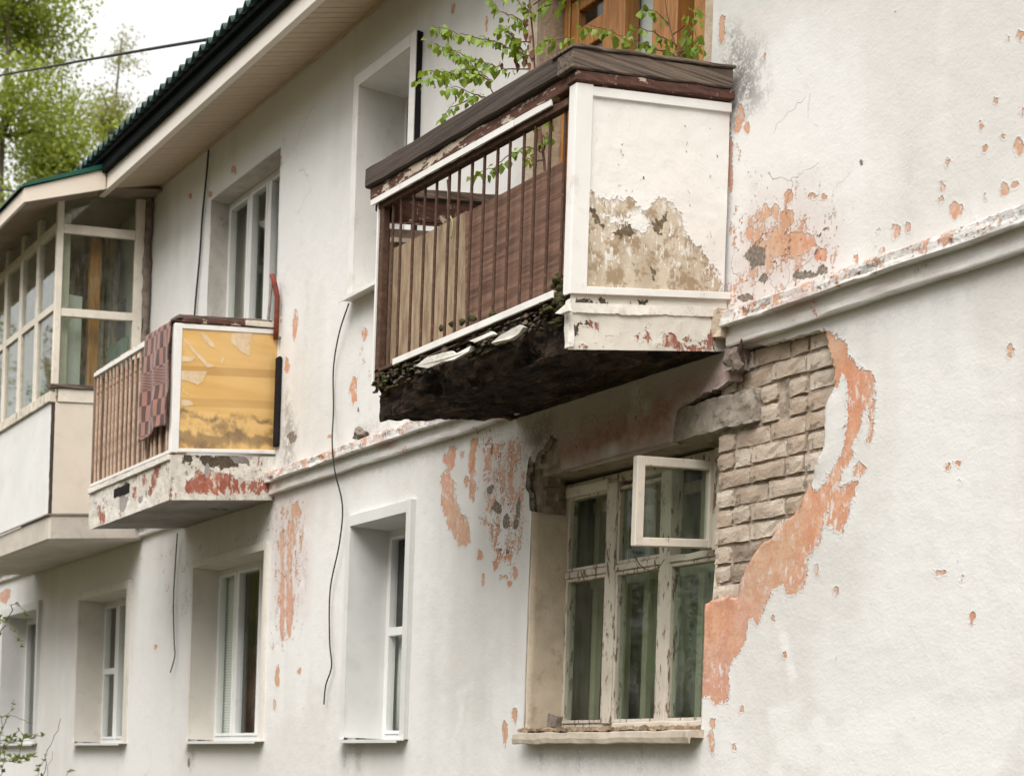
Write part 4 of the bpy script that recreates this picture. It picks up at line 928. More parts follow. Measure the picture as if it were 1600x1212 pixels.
# far end of the balcony (left): boards, rails
mb = MB(); mb.box(BU0-.01, BU0+.01, .03, BW-.06, 3.86, 4.70); mb.build('end_board', M['board_inner'], balc, T=T1)
mb = MB(); mb.box(BU0+.012, BU0+.03, .03, BW-.06, 4.62, 4.645); mb.box(BU0+.012, BU0+.03, .45, .48, 3.9, 4.62); mb.build('end_batten', M['oldwhite2'], balc, T=T1)
mb = MB(); mb.box(BU0-.03, BU0+.03, .02, BW-.06, 4.74, 4.86, .005, seg=(1, 14, 2), jit=.006); mb.build('cap_rail', M['redwood_end'], balc, T=T1)
mb = MB(); mb.box(BU0-.06, BU0+.05, .02, BW-.06, 4.875, 4.93, .005, seg=(1, 14, 1), jit=.006); mb.build('cap_board', M['greyboard_end'], balc, T=T1)
# plywood sheets standing behind the bars
def sheet_poly(pts, w, t, m, name='plywood_sheet', label=None):
    mb = MB(); mb.prism([fp(x, y, w) for x, y in pts], w-t, w); return mb.build(name, m, balc, label=label)
sheet_poly([(727, 333), (880, 252), (884, 470), (727, 520)], .90, .012, M['sheet_dark'], label='dark brown plywood sheet behind the rusty bars')
sheet_poly([(590, 400), (675, 360), (728, 330), (728, 530), (590, 600)], .885, .010, M['sheet_light'], label='pale plywood sheet behind the rusty bars')
mb = MB(); mb.box(BU0+.03, BU1-.03, .0, BW-.03, 3.836, 3.85); mb.build('floor_boards', M['greyboard'], balc, T=T1)
# ------------------------------------------------------------------ balcony with the blanket
PU0, PU1, PW = -13.68, -11.76, .865
K2 = .105/.865
def T2(u, w, z): return u, w, z+K2*(PW-w)
s = NT('grey_slab_underside'); c = s.mix(s.ss(s.noise(3, 6, .6), .35, .65), (.24, .22, .205), (.33, .305, .29)); c = s.mix(s.ss(s.noise(2.2, 6, .65), .60, .70), c, (.07, .055, .05))
M['under'] = s.bsdf(c, .92, s.bump(s.noise(14, 6, .7), .015))
mb = MB(); mb.box(PU0-.03, PU1-.004, .0, PW-.004, 3.615, 3.955, seg=(30, 12, 4), jit=.006, fr=6)
balc2 = mb.build('balcony', M['under'], building, T=T2, label='balcony with orange end panel and tan slatted front, blanket hung over its rail')
pe = [[sp(x, y, PU1) for x, y in p] for p in ([(290, 752), (310, 735), (345, 742), (375, 750), (400, 748), (425, 746), (432, 755), (430, 770), (350, 772), (290, 770)], [(300, 738), (330, 735), (365, 742), (360, 752), (310, 748)])]
de = [[sp(x, y, PU1) for x, y in p] for p in ([(280, 712), (300, 708), (302, 722), (285, 724)], [(305, 710), (375, 712), (372, 728), (345, 733), (320, 725)])]
worn_face('slab_edge', balc2, M['slab'], (PU1, PW, 3.612), (PU1, .0, 3.612+K2*PW), (PU1, PW, 3.958), 70, 28, peel=pe, deep=de, flaky=.34, grime_shade=.25, base=-.7, disp=.004, label='slab end with a rusty red bare patch')
fe = []
for x, y, a, b in [(245, 735, 3, 14), (240, 750, 4, 12), (210, 770, 4, 12), (250, 725, 3, 10), (225, 750, 3, 10), (235, 765, 3, 8), (160, 808, 5, 12), (155, 800, 4, 8)]:
    fe.append([fp(x+a*math.cos(t), y+b*math.sin(t), PW) for t in np.linspace(0, 5.6, 8)])
worn_face('slab_edge', balc2, M['slab'], (PU0-.035, PW+.001, 3.605), (PU1+.001, PW+.001, 3.612), (PU0-.035, PW+.001, 3.945), 90, 26, peel=fe, deep=[[fp(x, y, PW) for x, y in ((178, 765), (201, 752), (202, 765), (180, 775))]], flaky=.36, grime_shade=.22, base=-.62, axis='front', disp=.006)
mb = MB(); mb.box(PU0-.04, PU1-.01, PW-.02, PW+.022, 3.915, 3.958, .004, seg=(40, 1, 2), jit=.007, fr=6); mb.build('slab_lip', M['chip'], balc2)
ua, za = fp(178, 770, PW+.004); ub, zb = fp(202, 752, PW+.004)
mb = MB(); mb.box(ua, ub, PW-.05, PW+.006, 3.80, 3.868); mb.build('drain_slot', M['dark'], balc2)
# orange panel under cloudy film
s = NT('orange_card_under_film'); x_, y_, zc = s.xyz(); zc = s.add(zc, s.mul(s.add(y_, PW), -K2))
base = s.mix(s.ss(s.noise(2.5, 3, .5, s.vec((1, .3, 4))), .3, .7), (.64, .375, .11), (.72, .46, .165))
band1 = s.mul(s.ss(zc, 4.575, 4.58), s.ss(zc, 4.645, 4.64)); base = s.mix(s.mul(band1, .55), base, (.40, .215, .06))
band2 = s.mul(s.ss(zc, 4.33, 4.335), s.ss(zc, 4.40, 4.395)); base = s.mix(s.mul(band2, .4), base, (.42, .23, .065))
lvl = s.add(zc, s.mul(s.add(s.noise(3, 6, .6, s.vec((1, 1, .6))), -.5), .5)); m_ = s.ss(lvl, 4.26, 4.20)
base = s.mix(s.mul(s.mul(m_, .8), s.ss(s.noise(6, 5, .7), .42, .66)), base, (.22, .13, .05))
edge = s.mul(s.ss(lvl, 4.275, 4.245), s.ss(lvl, 4.215, 4.24)); base = s.mix(s.mul(s.mul(edge, s.ss(s.noise(5, 3), .42, .6)), .8), base, (.13, .07, .03))
ring = s.mul(s.ss(lvl, 4.12, 4.09), s.ss(lvl, 4.0, 4.05)); base = s.mix(s.mul(ring, .6), base, (.09, .055, .03))
wr = s.mul(s.noise(2.6, 2, .5), 1.0)
M['film'] = s.bsdf(base, .55, s.bump(wr, .02, .6), Coat_Weight=1.0, Coat_Roughness=.08)
PB, PTOP = 3.995, 4.935
mb = MB(); mb.box(PU1-.012, PU1+.002, .012, PW-.052, PB+.01, PTOP-.012); mb.build('end_panel', M['film'], balc2, T=T2, label='orange sheet under wrinkled clear film with dark water stains')
s = NT('creased_film_glint')  # pale pieces: sky reflections on the creased film put into colour
df = s.n('BsdfPrincipled', {'Base Color': (.93, .78, .56, 1), 'Roughness': .12}).outputs[0]; tr_ = s.n('BsdfTransparent').outputs[0]
mxs = s.n('MixShader', {0: s.ss(s.noise(9, 3), .25, .75, .22, .60), 1: tr_, 2: df}); s.t.links.new(mxs.outputs[0], s.out.inputs['Surface']); M['crease_glint'] = s.m
for pts in ([(878, 188), (925, 200), (985, 270), (1000, 305), (965, 300), (915, 245)], [(1128, 195), (1278, 188), (1258, 368), (1190, 330), (1120, 265)], [(748, 235), (765, 240), (955, 430), (1010, 445), (940, 458), (850, 360)], [(742, 482), (940, 485), (905, 560), (872, 588), (800, 560), (742, 550)], [(742, 612), (765, 625), (800, 668), (780, 660)], [(742, 700), (810, 705), (838, 735), (790, 748), (742, 745)], [(1045, 400), (1065, 375), (1072, 390), (1050, 430)], [(745, 370), (850, 380), (820, 410), (750, 412)]):
    mb = MB(); mb.uprism([sp(130+x/4.848, 480+y/4.848, PU1+.006) for x, y in pts], PU1+.0035, PU1+.0055); mb.build('film_crease_glint', M['crease_glint'], balc2)
mb = MB(); mb.box(PU1-.015, PU1+.010, PW-.055, PW+.008, PB-.02, PTOP+.03, .003); mb.box(PU1-.05, PU1-.0155, PW-.002, PW+.008, PB-.02, PTOP+.03, .003); mb.build('corner_trim', M['trim'], balc2, T=T2)
mb = MB(); mb.box(PU1-.012, PU1+.010, .0, PW-.0555, PTOP-.010, PTOP+.028, .003); mb.build('top_trim', M['trim'], balc2, T=T2)
mb = MB(); mb.box(PU1-.012, PU1+.012, -.0, PW-.0555, PB-.018, PB+.012, .003); mb.box(PU1-.010, PU1+.008, .004, .018, PB+.0125, PTOP-.0105); mb.build('bottom_trim', M['trim'], balc2, T=T2)
mb = MB(); mb.box(PU1-.11, PU1+.015, -.0, PW-.06, 4.972, 5.012, .006, seg=(1, 20, 2), jit=.008, fr=8); mb.build('cap_rail', M['redwood_end'], balc2, T=T2)
mb = MB(); mb.box(PU1-.20, PU1-.03, .05, PW-.03, 5.014, 5.045, .006, seg=(1, 20, 1), jit=.010, fr=8); mb.build('cap_board', M['greyboard_end'], balc2, T=T2)
mb = MB(); mb.box(PU1-.02, PU1+.022, .0, .30, 4.975, 5.018, .004, seg=(1, 8, 1), jit=.005, fr=9); mb.build('cap_rail', M['oldwhite2'], balc2, T=T2)
mb = MB(); mb.box(PU1-.02, PU1+.03, -.005, .03, 4.90, 5.06, .004); mb.build('wall_batten', M['oldwhite2'], balc2, T=T2)
mb = MB(); mb.box(PU0-.02, PU1-.05, PW-.03, PW+.008, 4.925, 4.962, .003); mb.build('front_rail', M['trim'], balc2)
mb = MB(); mb.box(PU0-.01, PU1-.06, PW-.05, PW-.005, 4.962, 4.982, .003, seg=(20, 1, 1), jit=.006); mb.build('cap_board', M['oldwhite'], balc2)
mb = MB(); mb.box(PU0-.02, PU1-.05, PW-.02, PW+.008, 3.975, 4.0, .003); mb.build('bottom_rail', M['trim'], balc2)
bm2 = None; n_b = 17
for i in range(n_b):
    uu = PU0+.03+(PU1-.08-PU0)*i/n_b
    if bm2 is None:
        b_ = MB(); b_.box(-.010, .010, -.008, .008, 3.99, 4.93, .002); bm2 = bpy.data.meshes.new('baluster'); b_.bm.to_mesh(bm2); b_.bm.free(); bm2.materials.append(M['rust_pale'])
    o = bpy.data.objects.new('baluster', bm2); o.location = (uu, -(PW-.012), 0); link(o, balc2); o.rotation_euler = (0, random.uniform(-.008, .008), 0)
u = PU0+.02; bm3 = {}
while u < PU1-.1:
    wd = random.choice((.07, .09, .11))
    if wd not in bm3:
        b_ = MB(); b_.box(0, wd, -.006, .006, 3.97, 4.90, .002); me = bpy.data.meshes.new('board'); b_.bm.to_mesh(me); b_.bm.free(); me.materials.append(M['slat']); bm3[wd] = me
    o = bpy.data.objects.new('board', bm3[wd]); o.location = (u, -(PW-.045+random.uniform(-.006, .004)), random.uniform(-.02, .02)); link(o, balc2)
    u += wd+random.uniform(.004, .016)
mb = MB(); mb.box(PU0-.03, PU0-.01, .02, PW, 3.98, 4.94); mb.build('end_board', M['slat'], balc2, T=T2)

# blanket
s = NT('checked_wool_blanket'); x_, y_, zc = s.xyz()
tx, tz = s.mul(x_, 1/.056), s.mul(zc, 1/.130)
par = s.math('MODULO', s.add(s.math('FLOOR', tx), s.math('FLOOR', tz)), 2.0); par = s.math('ABSOLUTE', par)
stripe = s.ss(s.math('FRACT', s.mul(zc, 44.0)), .45, .55)
inband = s.math('GREATER_THAN', s.math('FRACT', s.mul(s.add(zc, .055), 1/.236*.5)), .70)
col1 = s.mix(par, (.30, .140, .105), (.066, .026, .023)); col2 = s.mix(stripe, s.mix(par, (.30, .140, .105), (.066, .026, .023)), s.mix(par, (.085, .030, .026), (.33, .16, .13)))
col = s.mix(s.mul(inband, .9), col1, col2)
M['blanket'] = s.bsdf(s.mix(s.mul(s.noise(90, 3), .10), col, (.12, .06, .05)), .95, s.bump(s.noise(160, 3), .003), Sheen_Weight=.2)
V = []; nx, ny = 44, 60; Fq = []
for i in range(nx+1):
    for j in range(ny+1):
        a, t = i/nx, j/ny; u = -12.36+.60*a
        fold = (.018*math.sin(a*13+1.2*math.sin(t*2.5))*(.15+t)+.016*noise.noise(Vector((a*5, t*4, 1)))*(.3+t))
        L_ = t*(.925+.018*math.sin(a*6+1)-.03*a)-.10
        if L_ < 0: w, z = PW-.05-.03+(L_+.10)*.8+.0, 4.992+.004*math.sin(a*9)
        else: w, z = PW+.032+fold+.01*t, 4.985-L_
        if L_ < 0: w = PW-.075+(L_+.10)*1.0
        V.append((u+.016*math.sin(t*6+a*3)+.02*t*noise.noise(Vector((a*3, t*2, 5))), -max(w, PW+.012) if L_ > 0 else -w, z))
for i in range(nx):
    for j in range(ny): k = i*(ny+1)+j; Fq.append((k, k+1, k+ny+2, k+ny+1))
me = bpy.data.meshes.new('blanket'); me.from_pydata(V, [], Fq); me.materials.append(M['blanket'])
for p in me.polygons: p.use_smooth = True
o = link(bpy.data.objects.new('blanket', me)); md = o.modifiers.new('t', 'SOLIDIFY'); md.thickness = .007
tag(o, 'brown checked wool blanket hung over the slatted balcony rail', 'blanket')
# pole and stick standing on the balcony by the wall
b0 = Vector((-11.735, -.045, 4.98))
mb = MB(); mb.tube([b0, b0+Vector((.004, 0, .20)), b0+Vector((.006, 0, .33)), b0+Vector((-.008, -.02, .43)), b0+Vector((-.02, -.04, .51))], .022, 8); o = mb.build('bent_pipe', M['red'], smooth=True); tag(o, 'bent red pipe standing behind the orange panel against the wall', 'pipe')
mb = MB(); mb.tube([b0+Vector((-.05, -.05, .11)), b0+Vector((-.03, -.04, .44))], .013, 6); o = mb.build('wooden_stick', M['greystick']); tag(o, 'thin grey stick standing beside the bent red pipe', 'stick')
mb = MB(); mb.box(PU1+.014, PU1+.085, .006, .040, 4.13, 4.84, .010); o = mb.build('black_board', M['dark'], None); tag(o, 'black board wedged between the orange panel and the wall', 'board')

# ------------------------------------------------------------------ glazed bay on the left
YU, YW = -14.78, .915; YL = -18.4
K3 = .115
def T3(u, w, z): return u, w, z+K3*(YW-w)
mb = MB(); mb.box(YL, YU-.0, 0, YW-.01, 3.625, 3.86, .02, seg=(1, 1, 1)); bay = mb.build('glazed_balcony', simple('bay_slab', (.52, .475, .42), .92, .10, 3, .006, 20, dirt=(.32, .24, .19), dirt_amt=.35), building, T=T3, label='glazed timber balcony bay with white parapet panels under its own canopy')
M['bay_side'] = simple('cream_bay_panel', (.69, .615, .525), .7, .04, 3, .002, 30, dirt=(.5, .4, .3), dirt_amt=.2)
M['bay_front'] = simple('white_bay_panel', (.735, .735, .72), .7, .04, 3, .002, 30, dirt=(.5, .47, .42), dirt_amt=.2)
mb = MB(); mb.box(YU-.02, YU, .02, YW-.035, 3.875, 4.90, .002); mb.build('side_panel', M['bay_side'], bay, T=T3)
mb = MB(); mb.box(YL, YU-.025, YW-.02, YW, 3.875, 4.90, .002); mb.build('front_panel', M['bay_front'], bay)
mb = MB(); mb.box(YU-.022, YU-.004, YW-.032, YW-.004, 3.87, 4.91, seg=(1, 1, 20), jit=.006, fr=20); mb.build('corner_strip', M['greyboard'], bay)
mb = MB(); mb.box(YL, YU+.004, YW+.001, YW+.012, 3.860, 3.874); mb.box(YU+.001, YU+.012, .02, YW, 3.860, 3.874); mb.build('base_strip', M['greystick'], bay, T=T3)
mb = MB(); mb.box(YL, YU, YW-.05, YW+.025, 4.905, 5.0, .004, seg=(30, 1, 2), jit=.004); mb.build('sill_rail', M['oldwhite'], bay)
mb = MB(); mb.box(YU-.05, YU+.012, .02, YW-.055, 4.905, 5.03, .004, seg=(1, 10, 2), jit=.004); mb.build('sill_rail', M['oldwhite2'], bay, T=T3)
mb = MB(); mb.box(YU-.06, YU+.03, .02, YW+.02, 5.032, 5.068, .003, seg=(1, 10, 1), jit=.004); mb.build('sill_board', M['greyboard_end'], bay, T=T3)
# posts and rails of the side
def side_bar(w0, w1, z0, z1, name='rail', m='oldwhite2'):
    mb = MB(); mb.box(YU-.05, YU-.002, w0, w1, z0, z1, .004, seg=(1, 4, 4), jit=.003); return mb.build(name, M[m], bay, T=T3)
side_bar(.855, .915, 5.07, 6.80, 'post'); side_bar(.085, .175, 5.07, 6.86, 'post')
side_bar(.176, .854, 6.47, 6.555); side_bar(.176, .854, 5.70, 5.775)
mb = MB(); mb.box(YU-.04, YU+.012, .02, .085, 4.4, 6.92, seg=(2, 2, 40), jit=.03, fr=11); mb.build('foam_seal', M['rubble'], bay, T=T3, smooth=True)
for z0, z1 in ((5.07, 5.70), (5.775, 6.47), (6.555, 6.85)):
    mb = MB(); mb.box(YU-.028, YU-.023, .16, .86, z0-.005, z1+.005); mb.build('pane', M['glass_bay'], bay, T=T3)
# front: posts every 0.47 m, rails
pu = [YU-.06-.56*i for i in range(7)]
for i, u in enumerate(pu):
    mb = MB(); mb.box(u-.05, u+.05, YW-.055, YW-.003, 5.0, 6.75, .004, seg=(1, 1, 5), jit=.003)
    if i: mb.build('post', M['oldwhite2'], bay)
for i in range(len(pu)-1):
    a, b = pu[i+1]+.05, pu[i]-.05+(.05 if i == 0 else 0)
    for z0, z1 in ((5.765, 5.835), (6.50, 6.585)):
        mb = MB(); mb.box(a, b, YW-.05, YW-.006, z0, z1, .004); mb.build('rail', M['oldwhite2'], bay)
    for z0, z1 in ((5.0, 5.765), (5.835, 6.50), (6.585, 6.75)):
        mb = MB(); mb.box(a-.005, b+.005, YW-.03, YW-.025, z0-.005, z1+.005); mb.build('pane', M['glass_bay'], bay)
# things standing inside the bay
def inside(name, u0, u1, w0, w1, z0, z1, m, label, cat):
    mb = MB(); mb.box(u0, u1, w0, w1, z0, z1, .004); o = mb.build(name, m); tag(o, label, cat)
inside('green_board', -15.62, -15.10, .10, .13, 3.98, 5.72, M['green_board'], 'pale green board standing inside the glazed bay', 'board')
inside('white_board', -15.06, -14.98, .60, .74, 3.98, 5.98, M['white_board'], 'whitish upright board inside the glazed bay near its corner', 'board')
inside('added_timber_post', -15.02, -14.95, .44, .54, 3.98, 6.55, M['oak'], 'added brown timber post inside the glazed bay', 'post')  # added upright, brown in place of warm reflections in the panes
inside('wardrobe', -17.2, -16.4, .05, .5, 3.98, 5.6, M['green_board'], 'green cupboard inside the left part of the glazed bay', 'cupboard')
inside('corner_plank', -14.93, -14.89, .755, .845, 4.0, 6.7, M['oldwhite2'], 'cream plank standing in the corner of the glazed bay', 'plank')
s = NT('mottled_reflection_panel'); c = s.mix(s.ss(s.noise(5, 6, .7, s.vec((1.4, 1, .6))), .38, .62), (.10, .065, .04), (.62, .44, .26)); c = s.mix(s.ss(s.noise(9, 5, .7), .5, .64), c, (.16, .11, .06))  # added panel: bark and foliage reflections of the panes put into its colour
inside('reflection_panel', -17.4, -15.55, .06, .09, 5.45, 6.9, s.bsdf(c, .9, s.bump(s.noise(14, 5), .01)), 'added mottled brown panel inside the glazed bay, imitating reflections in its glass', 'boarding')
# canopy over the bay: soffit, fascias, green roof
CW, CU = 1.30, -14.52
def can_z(w): return 6.875-(w-.55)*.385
mb = MB(); mb.uprism([(.56, can_z(.56)), (CW, can_z(CW)), (CW, can_z(CW)+.125), (.56, can_z(.56)+.185)], CU-.025, CU); mb.build('canopy_side_fascia', M['fascia'], bay)
mb = MB(); mb.box(-20, CU-.026, CW-.025, CW, can_z(CW)-.002, can_z(CW)+.125, .002); mb.build('canopy_front_fascia', M['fascia'], bay)
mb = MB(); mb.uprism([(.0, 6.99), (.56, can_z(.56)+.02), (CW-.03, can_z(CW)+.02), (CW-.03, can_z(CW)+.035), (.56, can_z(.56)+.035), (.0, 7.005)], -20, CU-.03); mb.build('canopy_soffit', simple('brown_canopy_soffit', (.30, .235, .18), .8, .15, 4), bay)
mb = MB(); mb.uprism([(.56, can_z(.56)+.19), (CW+.02, can_z(CW)+.13), (CW+.02, can_z(CW)+.155), (.56, can_z(.56)+.235)], CU-.04, CU+.02); mb.build('canopy_flashing', M['roofgreen'], bay)
mb = MB(); mb.uprism([(.50, can_z(.50)+.20), (CW+.03, can_z(CW)+.13), (CW+.03, can_z(CW)+.15), (.50, can_z(.50)+.24)], -20, CU-.041); mb.build('canopy_roof', M['roof'], bay)

# ------------------------------------------------------------------ cables
def cable(pts, r, label, m='cable', n=7, name='cable'):
    P = [Vector(p) for p in pts]; out = []
    for i in range(len(P)-1):                    # Catmull-Rom
        p0, p1, p2, p3 = P[max(i-1, 0)], P[i], P[i+1], P[min(i+2, len(P)-1)]
        for k in range(8):
            t = k/8; out.append(.5*((2*p1)+(p2-p0)*t+(2*p0-5*p1+4*p2-p3)*t*t+(3*p1-p0-3*p2+p3)*t**3))
    out.append(P[-1]); mb = MB(); mb.tube(out, r, n); o = mb.build(name, M[m], smooth=True); tag(o, label, name, {'cable': 'cables hanging on the wall', 'wire': 'overhead wires'}.get(name)); return o
def onwall(px, py, w): u, z = fp(px, py, w); return (u, -w, z)
cable([onwall(545, 474, .06), onwall(530, 520, .05), onwall(521, 575, .03), onwall(521, 640, .03), onwall(519, 690, .10), onwall(523, 735, .10), onwall(535, 790, .05), onwall(530, 850, .04), onwall(516, 920, .03), onwall(515, 1000, .03), onwall(518, 1040, .03), onwall(509, 1070, .03), onwall(506, 1100, .035)], .0055, 'long black cable hanging from the cased upper window past the cornice')
cable([onwall(326, 234, .03), onwall(322, 280, .025), onwall(316, 340, .02), onwall(312, 400, .02), onwall(305, 478, .025), onwall(300, 560, .02)], .009, 'black cable running down the upper wall left of the upper window')
cable([onwall(277, 833, .05), onwall(274, 880, .03), onwall(271, 940, .03), onwall(272, 1000, .03), onwall(273, 1025, .03), onwall(266, 1050, .035)], .0055, 'thin cable dangling below the balcony with the blanket')
cable([at(325, 62, 13.2), at(240, 76, 14.5), at(130, 95, 17), at(0, 118, 21), at(-200, 150, 30)], .013, 'black overhead wire crossing the sky to the roof', name='wire')
cable([at(-150, 292, 26), at(0, 297, 21.5), at(45, 301, 18), at(80, 297, 16.2)], .010, 'short dark overhead wire beside the bay canopy', name='wire')
u_, z_ = fp(699, 290, .9); cable([(u_, -.90, 4.80), (u_+.03, -.91, 4.70), (u_+.02, -.90, 4.62), (u_+.07, -.90, 4.55), (u_+.06, -.9, 4.47)], .005, 'pale yellow string dangling behind the rusty bars', 'wire_y', 5, 'string')
# chunk of plaster lying on the cornice
mb = MB(); u_, z_ = fp(563, 679, .045); lump(mb, (u_, -.045, z_), .052, 9, .9, (1.3, .8, .8), 3); o = mb.build('plaster_chunk', M['rubble']); tag(o, 'loose lump of plaster lying on the cornice by the cable', 'rubble')

# ------------------------------------------------------------------ saplings on the balcony
def leaf_mesh(name, L_=.05, W_=.038, mat=None):
    pts = [(0, 0, 0), (.30*W_*2, .22*L_, .004), (.5*W_*2*.95, .38*L_, .004), (.30*W_*2, .72*L_, .0), (0, L_, -.006)]
    V = [(0, 0, 0), (0, .38*L_, -.004), (0, .72*L_, -.004), (0, L_, -.010)]
    V += [(s_*W_*.38, .16*L_, .003) for s_ in (-1, 1)]+[(s_*W_*.52, .38*L_, .004) for s_ in (-1, 1)]+[(s_*W_*.30, .70*L_, -.001) for s_ in (-1, 1)]
    Fc = []
    for k in (0, 1):
        a, b, c = 4+k, 6+k, 8+k; fs = [(0, 1, b, a), (1, 2, c, b), (2, 3, c)]
        Fc += fs if k else [f[::-1] for f in fs]
    me = bpy.data.meshes.new(name); me.from_pydata(V, [], Fc); me.materials.append(mat)
    for p in me.polygons: p.use_smooth = True
    return me
LM = [leaf_mesh('leaf', .047, .038, M['leaf']), leaf_mesh('leaf', .040, .033, M['leaf']), leaf_mesh('leaf', .054, .043, M['leaf'])]
DM = [leaf_mesh('dead_leaf', .05, .022, M['dead_leaf'])]
def add_leaf(parent, p, d, meshes, name, rnd, sc=1.0):
    o = bpy.data.objects.new(name, rnd.choice(meshes)); d = d.normalized()
    q = d.to_track_quat('Y', 'Z'); o.rotation_mode = 'QUATERNION'
    from mathutils import Quaternion
    o.rotation_quaternion = q @ Quaternion((0, 1, 0), rnd.uniform(-1.1, 1.1)); o.location = p; s_ = sc*rnd.uniform(.72, 1.12); o.scale = (s_, s_, s_)
    return link(o, parent)
def branch_pts(px, w0, w1):
    out = []; n = len(px)
    for i, (x, y) in enumerate(px):
        w = w0+(w1-w0)*i/(n-1); u, z = fp(x, y, w); out.append(Vector((u, -w, z)))
    return out
def resample(P, step):
    out = [P[0]]
    for a, b in zip(P[:-1], P[1:]):
        n = max(1, int((b-a).length/step)); out += [a+(b-a)*k/n for k in range(1, n+1)]
    return out
def sapling(label, trunk, branches, rnd, dead=()):
    root = Vector((trunk[0][0].x, trunk[0][0].y, trunk[0][0].z)); mb = MB(); mb.tube(trunk[0], trunk[1], 7, trunk[1]*.5)
    t = mb.build('birch_sapling', M['bark'], smooth=True); tag(t, label, 'sapling', 'birch saplings on the balcony')
    for P, dens in branches:
        mb = MB(); R_ = resample(P, .03)
        for k in range(1, len(R_)-1): R_[k] = R_[k]+Vector((rnd.uniform(-.006, .006), rnd.uniform(-.01, .01), rnd.uniform(-.006, .006)))
        mb.tube(R_, .0042, 5, .0014); mb.build('branch', M['bark'], t)
        n = len(R_)
        for k in range(max(1, n//6), n):
            for _ in range(dens if rnd.random() < .8 else dens+1):
                out = Vector((rnd.uniform(-1, 1), rnd.uniform(-.9, .9), rnd.uniform(-1.3, .35)))
                base = R_[k]+Vector((rnd.uniform(-.012, .012), rnd.uniform(-.02, .02), rnd.uniform(-.012, .006)))
                st = base+out.normalized()*rnd.uniform(.006, .03)
                add_leaf(t, st, out+Vector((0, -.25, -.55)), LM, 'leaf', rnd)
    for p in dead: add_leaf(t, p, Vector((rnd.uniform(-.4, .4), rnd.uniform(-.4, .2), -1)), DM, 'dead_leaf', rnd, 1.3)
    return t
rnd = random.Random(11)
W_ = .50
tr = branch_pts([(856, 330), (850, 250), (842, 185), (836, 120), (833, 60), (827, 0), (820, -60)], .45, W_)
B1 = [branch_pts(p, a, b) for p, a, b in [
    ([(833, 92), (800, 75), (760, 62), (715, 52), (676, 40)], W_, .62), ([(826, 108), (790, 108), (745, 95), (705, 78), (672, 66)], W_, .66),
    ([(770, 145), (762, 122), (735, 100), (700, 72)], .70, .66), ([(766, 128), (735, 108), (705, 112), (668, 112)], .70, .72), ([(755, 120), (725, 115), (690, 120), (655, 130)], .70, .75),
    ([(758, 152), (735, 145), (715, 135), (695, 137)], .74, .78), ([(742, 150), (725, 160), (705, 168), (692, 182)], .74, .80),
    ([(825, 40), (800, 25), (780, 18), (765, -5)], W_, .6), ([(828, 66), (806, 62), (790, 48), (775, 45)], W_, .58), ([(822, 95), (815, 78), (800, 55), (790, 40)], W_, .5), ([(830, 20), (812, 5), (795, -10)], W_, .5),
    ([(836, 76), (850, 65), (868, 62), (892, 58)], W_, .45), ([(832, 25), (850, 10), (872, 5), (890, 0)], W_, .45), ([(833, 8), (846, 0), (860, -15)], W_, .45),
    ([(849, 240), (825, 228), (800, 240), (770, 262), (738, 275)], .45, .6), ([(848, 215), (835, 195), (815, 185), (795, 205)], .45, .55), ([(850, 235), (862, 205), (855, 185)], .45, .5), ([(850, 250), (835, 255), (820, 245)], .45, .5)]]
dead = [branch_pts([(x, y), (x, y+1)], .49, .49)[0] for x, y in [(824, 15), (820, 22), (826, 30), (822, 28), (830, 55), (826, 70), (832, 78), (806, 90), (808, 98), (823, 92), (826, 98), (822, 50), (840, 205), (846, 225), (842, 212), (785, 98)]]
sapling('slender birch sapling with fresh leaves growing through the rotten balcony', (tr, .008), [(p, 2) for p in B1], rnd, dead)
tr2 = branch_pts([(1068, 120), (1060, 85), (1050, 55), (1042, 20), (1036, -20)], .22, .22)
B2 = [branch_pts(p, a, b) for p, a, b in [([(1062, 88), (1035, 82), (1000, 68), (970, 55), (945, 45), (908, 38)], .22, .35), ([(1058, 72), (1030, 55), (1012, 48), (985, 40)], .22, .35), ([(1062, 85), (1075, 60), (1085, 40), (1092, 10)], .22, .15), ([(1060, 82), (1080, 78), (1098, 72)], .22, .2), ([(1050, 55), (1070, 40), (1078, 20)], .22, .15), ([(1064, 90), (1040, 80), (1020, 78)], .25, .3), ([(1046, 40), (1030, 20), (1000, 15)], .22, .3), ([(1066, 88), (1085, 70), (1090, 55)], .22, .2)]]
sapling('second small birch shoot in front of the brown balcony door', (tr2, .005), [(p, 2) for p in B2], rnd)

# ------------------------------------------------------------------ budding twigs of a bush at the lower left
def bush(label, stems, rnd):
    t = None
    for P, r, nl in stems:
        R_ = resample(P, .08); mb = MB()
        for k in range(1, len(R_)-1): R_[k] = R_[k]+Vector((rnd.uniform(-.01, .01), rnd.uniform(-.02, .02), rnd.uniform(-.01, .01)))
        mb.tube(R_, r, 5, r*.3); o = mb.build('stem' if t else 'bush', M['twig'], t)
        if t is None: t = o; tag(o, label, 'bush', 'budding bushes at the lower left')
        for k in range(1, len(R_)):
            if rnd.random() < nl:
                for _ in range(rnd.choice((2, 3, 4))): add_leaf(t, R_[k], Vector((rnd.uniform(-1, 1), rnd.uniform(-1, 1), rnd.uniform(.0, 1.2))), BM, 'leaf', rnd, 1.0)
    return t
BM = [leaf_mesh('leaf', .055, .026, M['bud']), leaf_mesh('leaf', .042, .020, M['bud'])]
base = Vector((-16.9, -1.25, 0.0))
def bp(px, w=1.2): return branch_pts(px, w, w+.05)
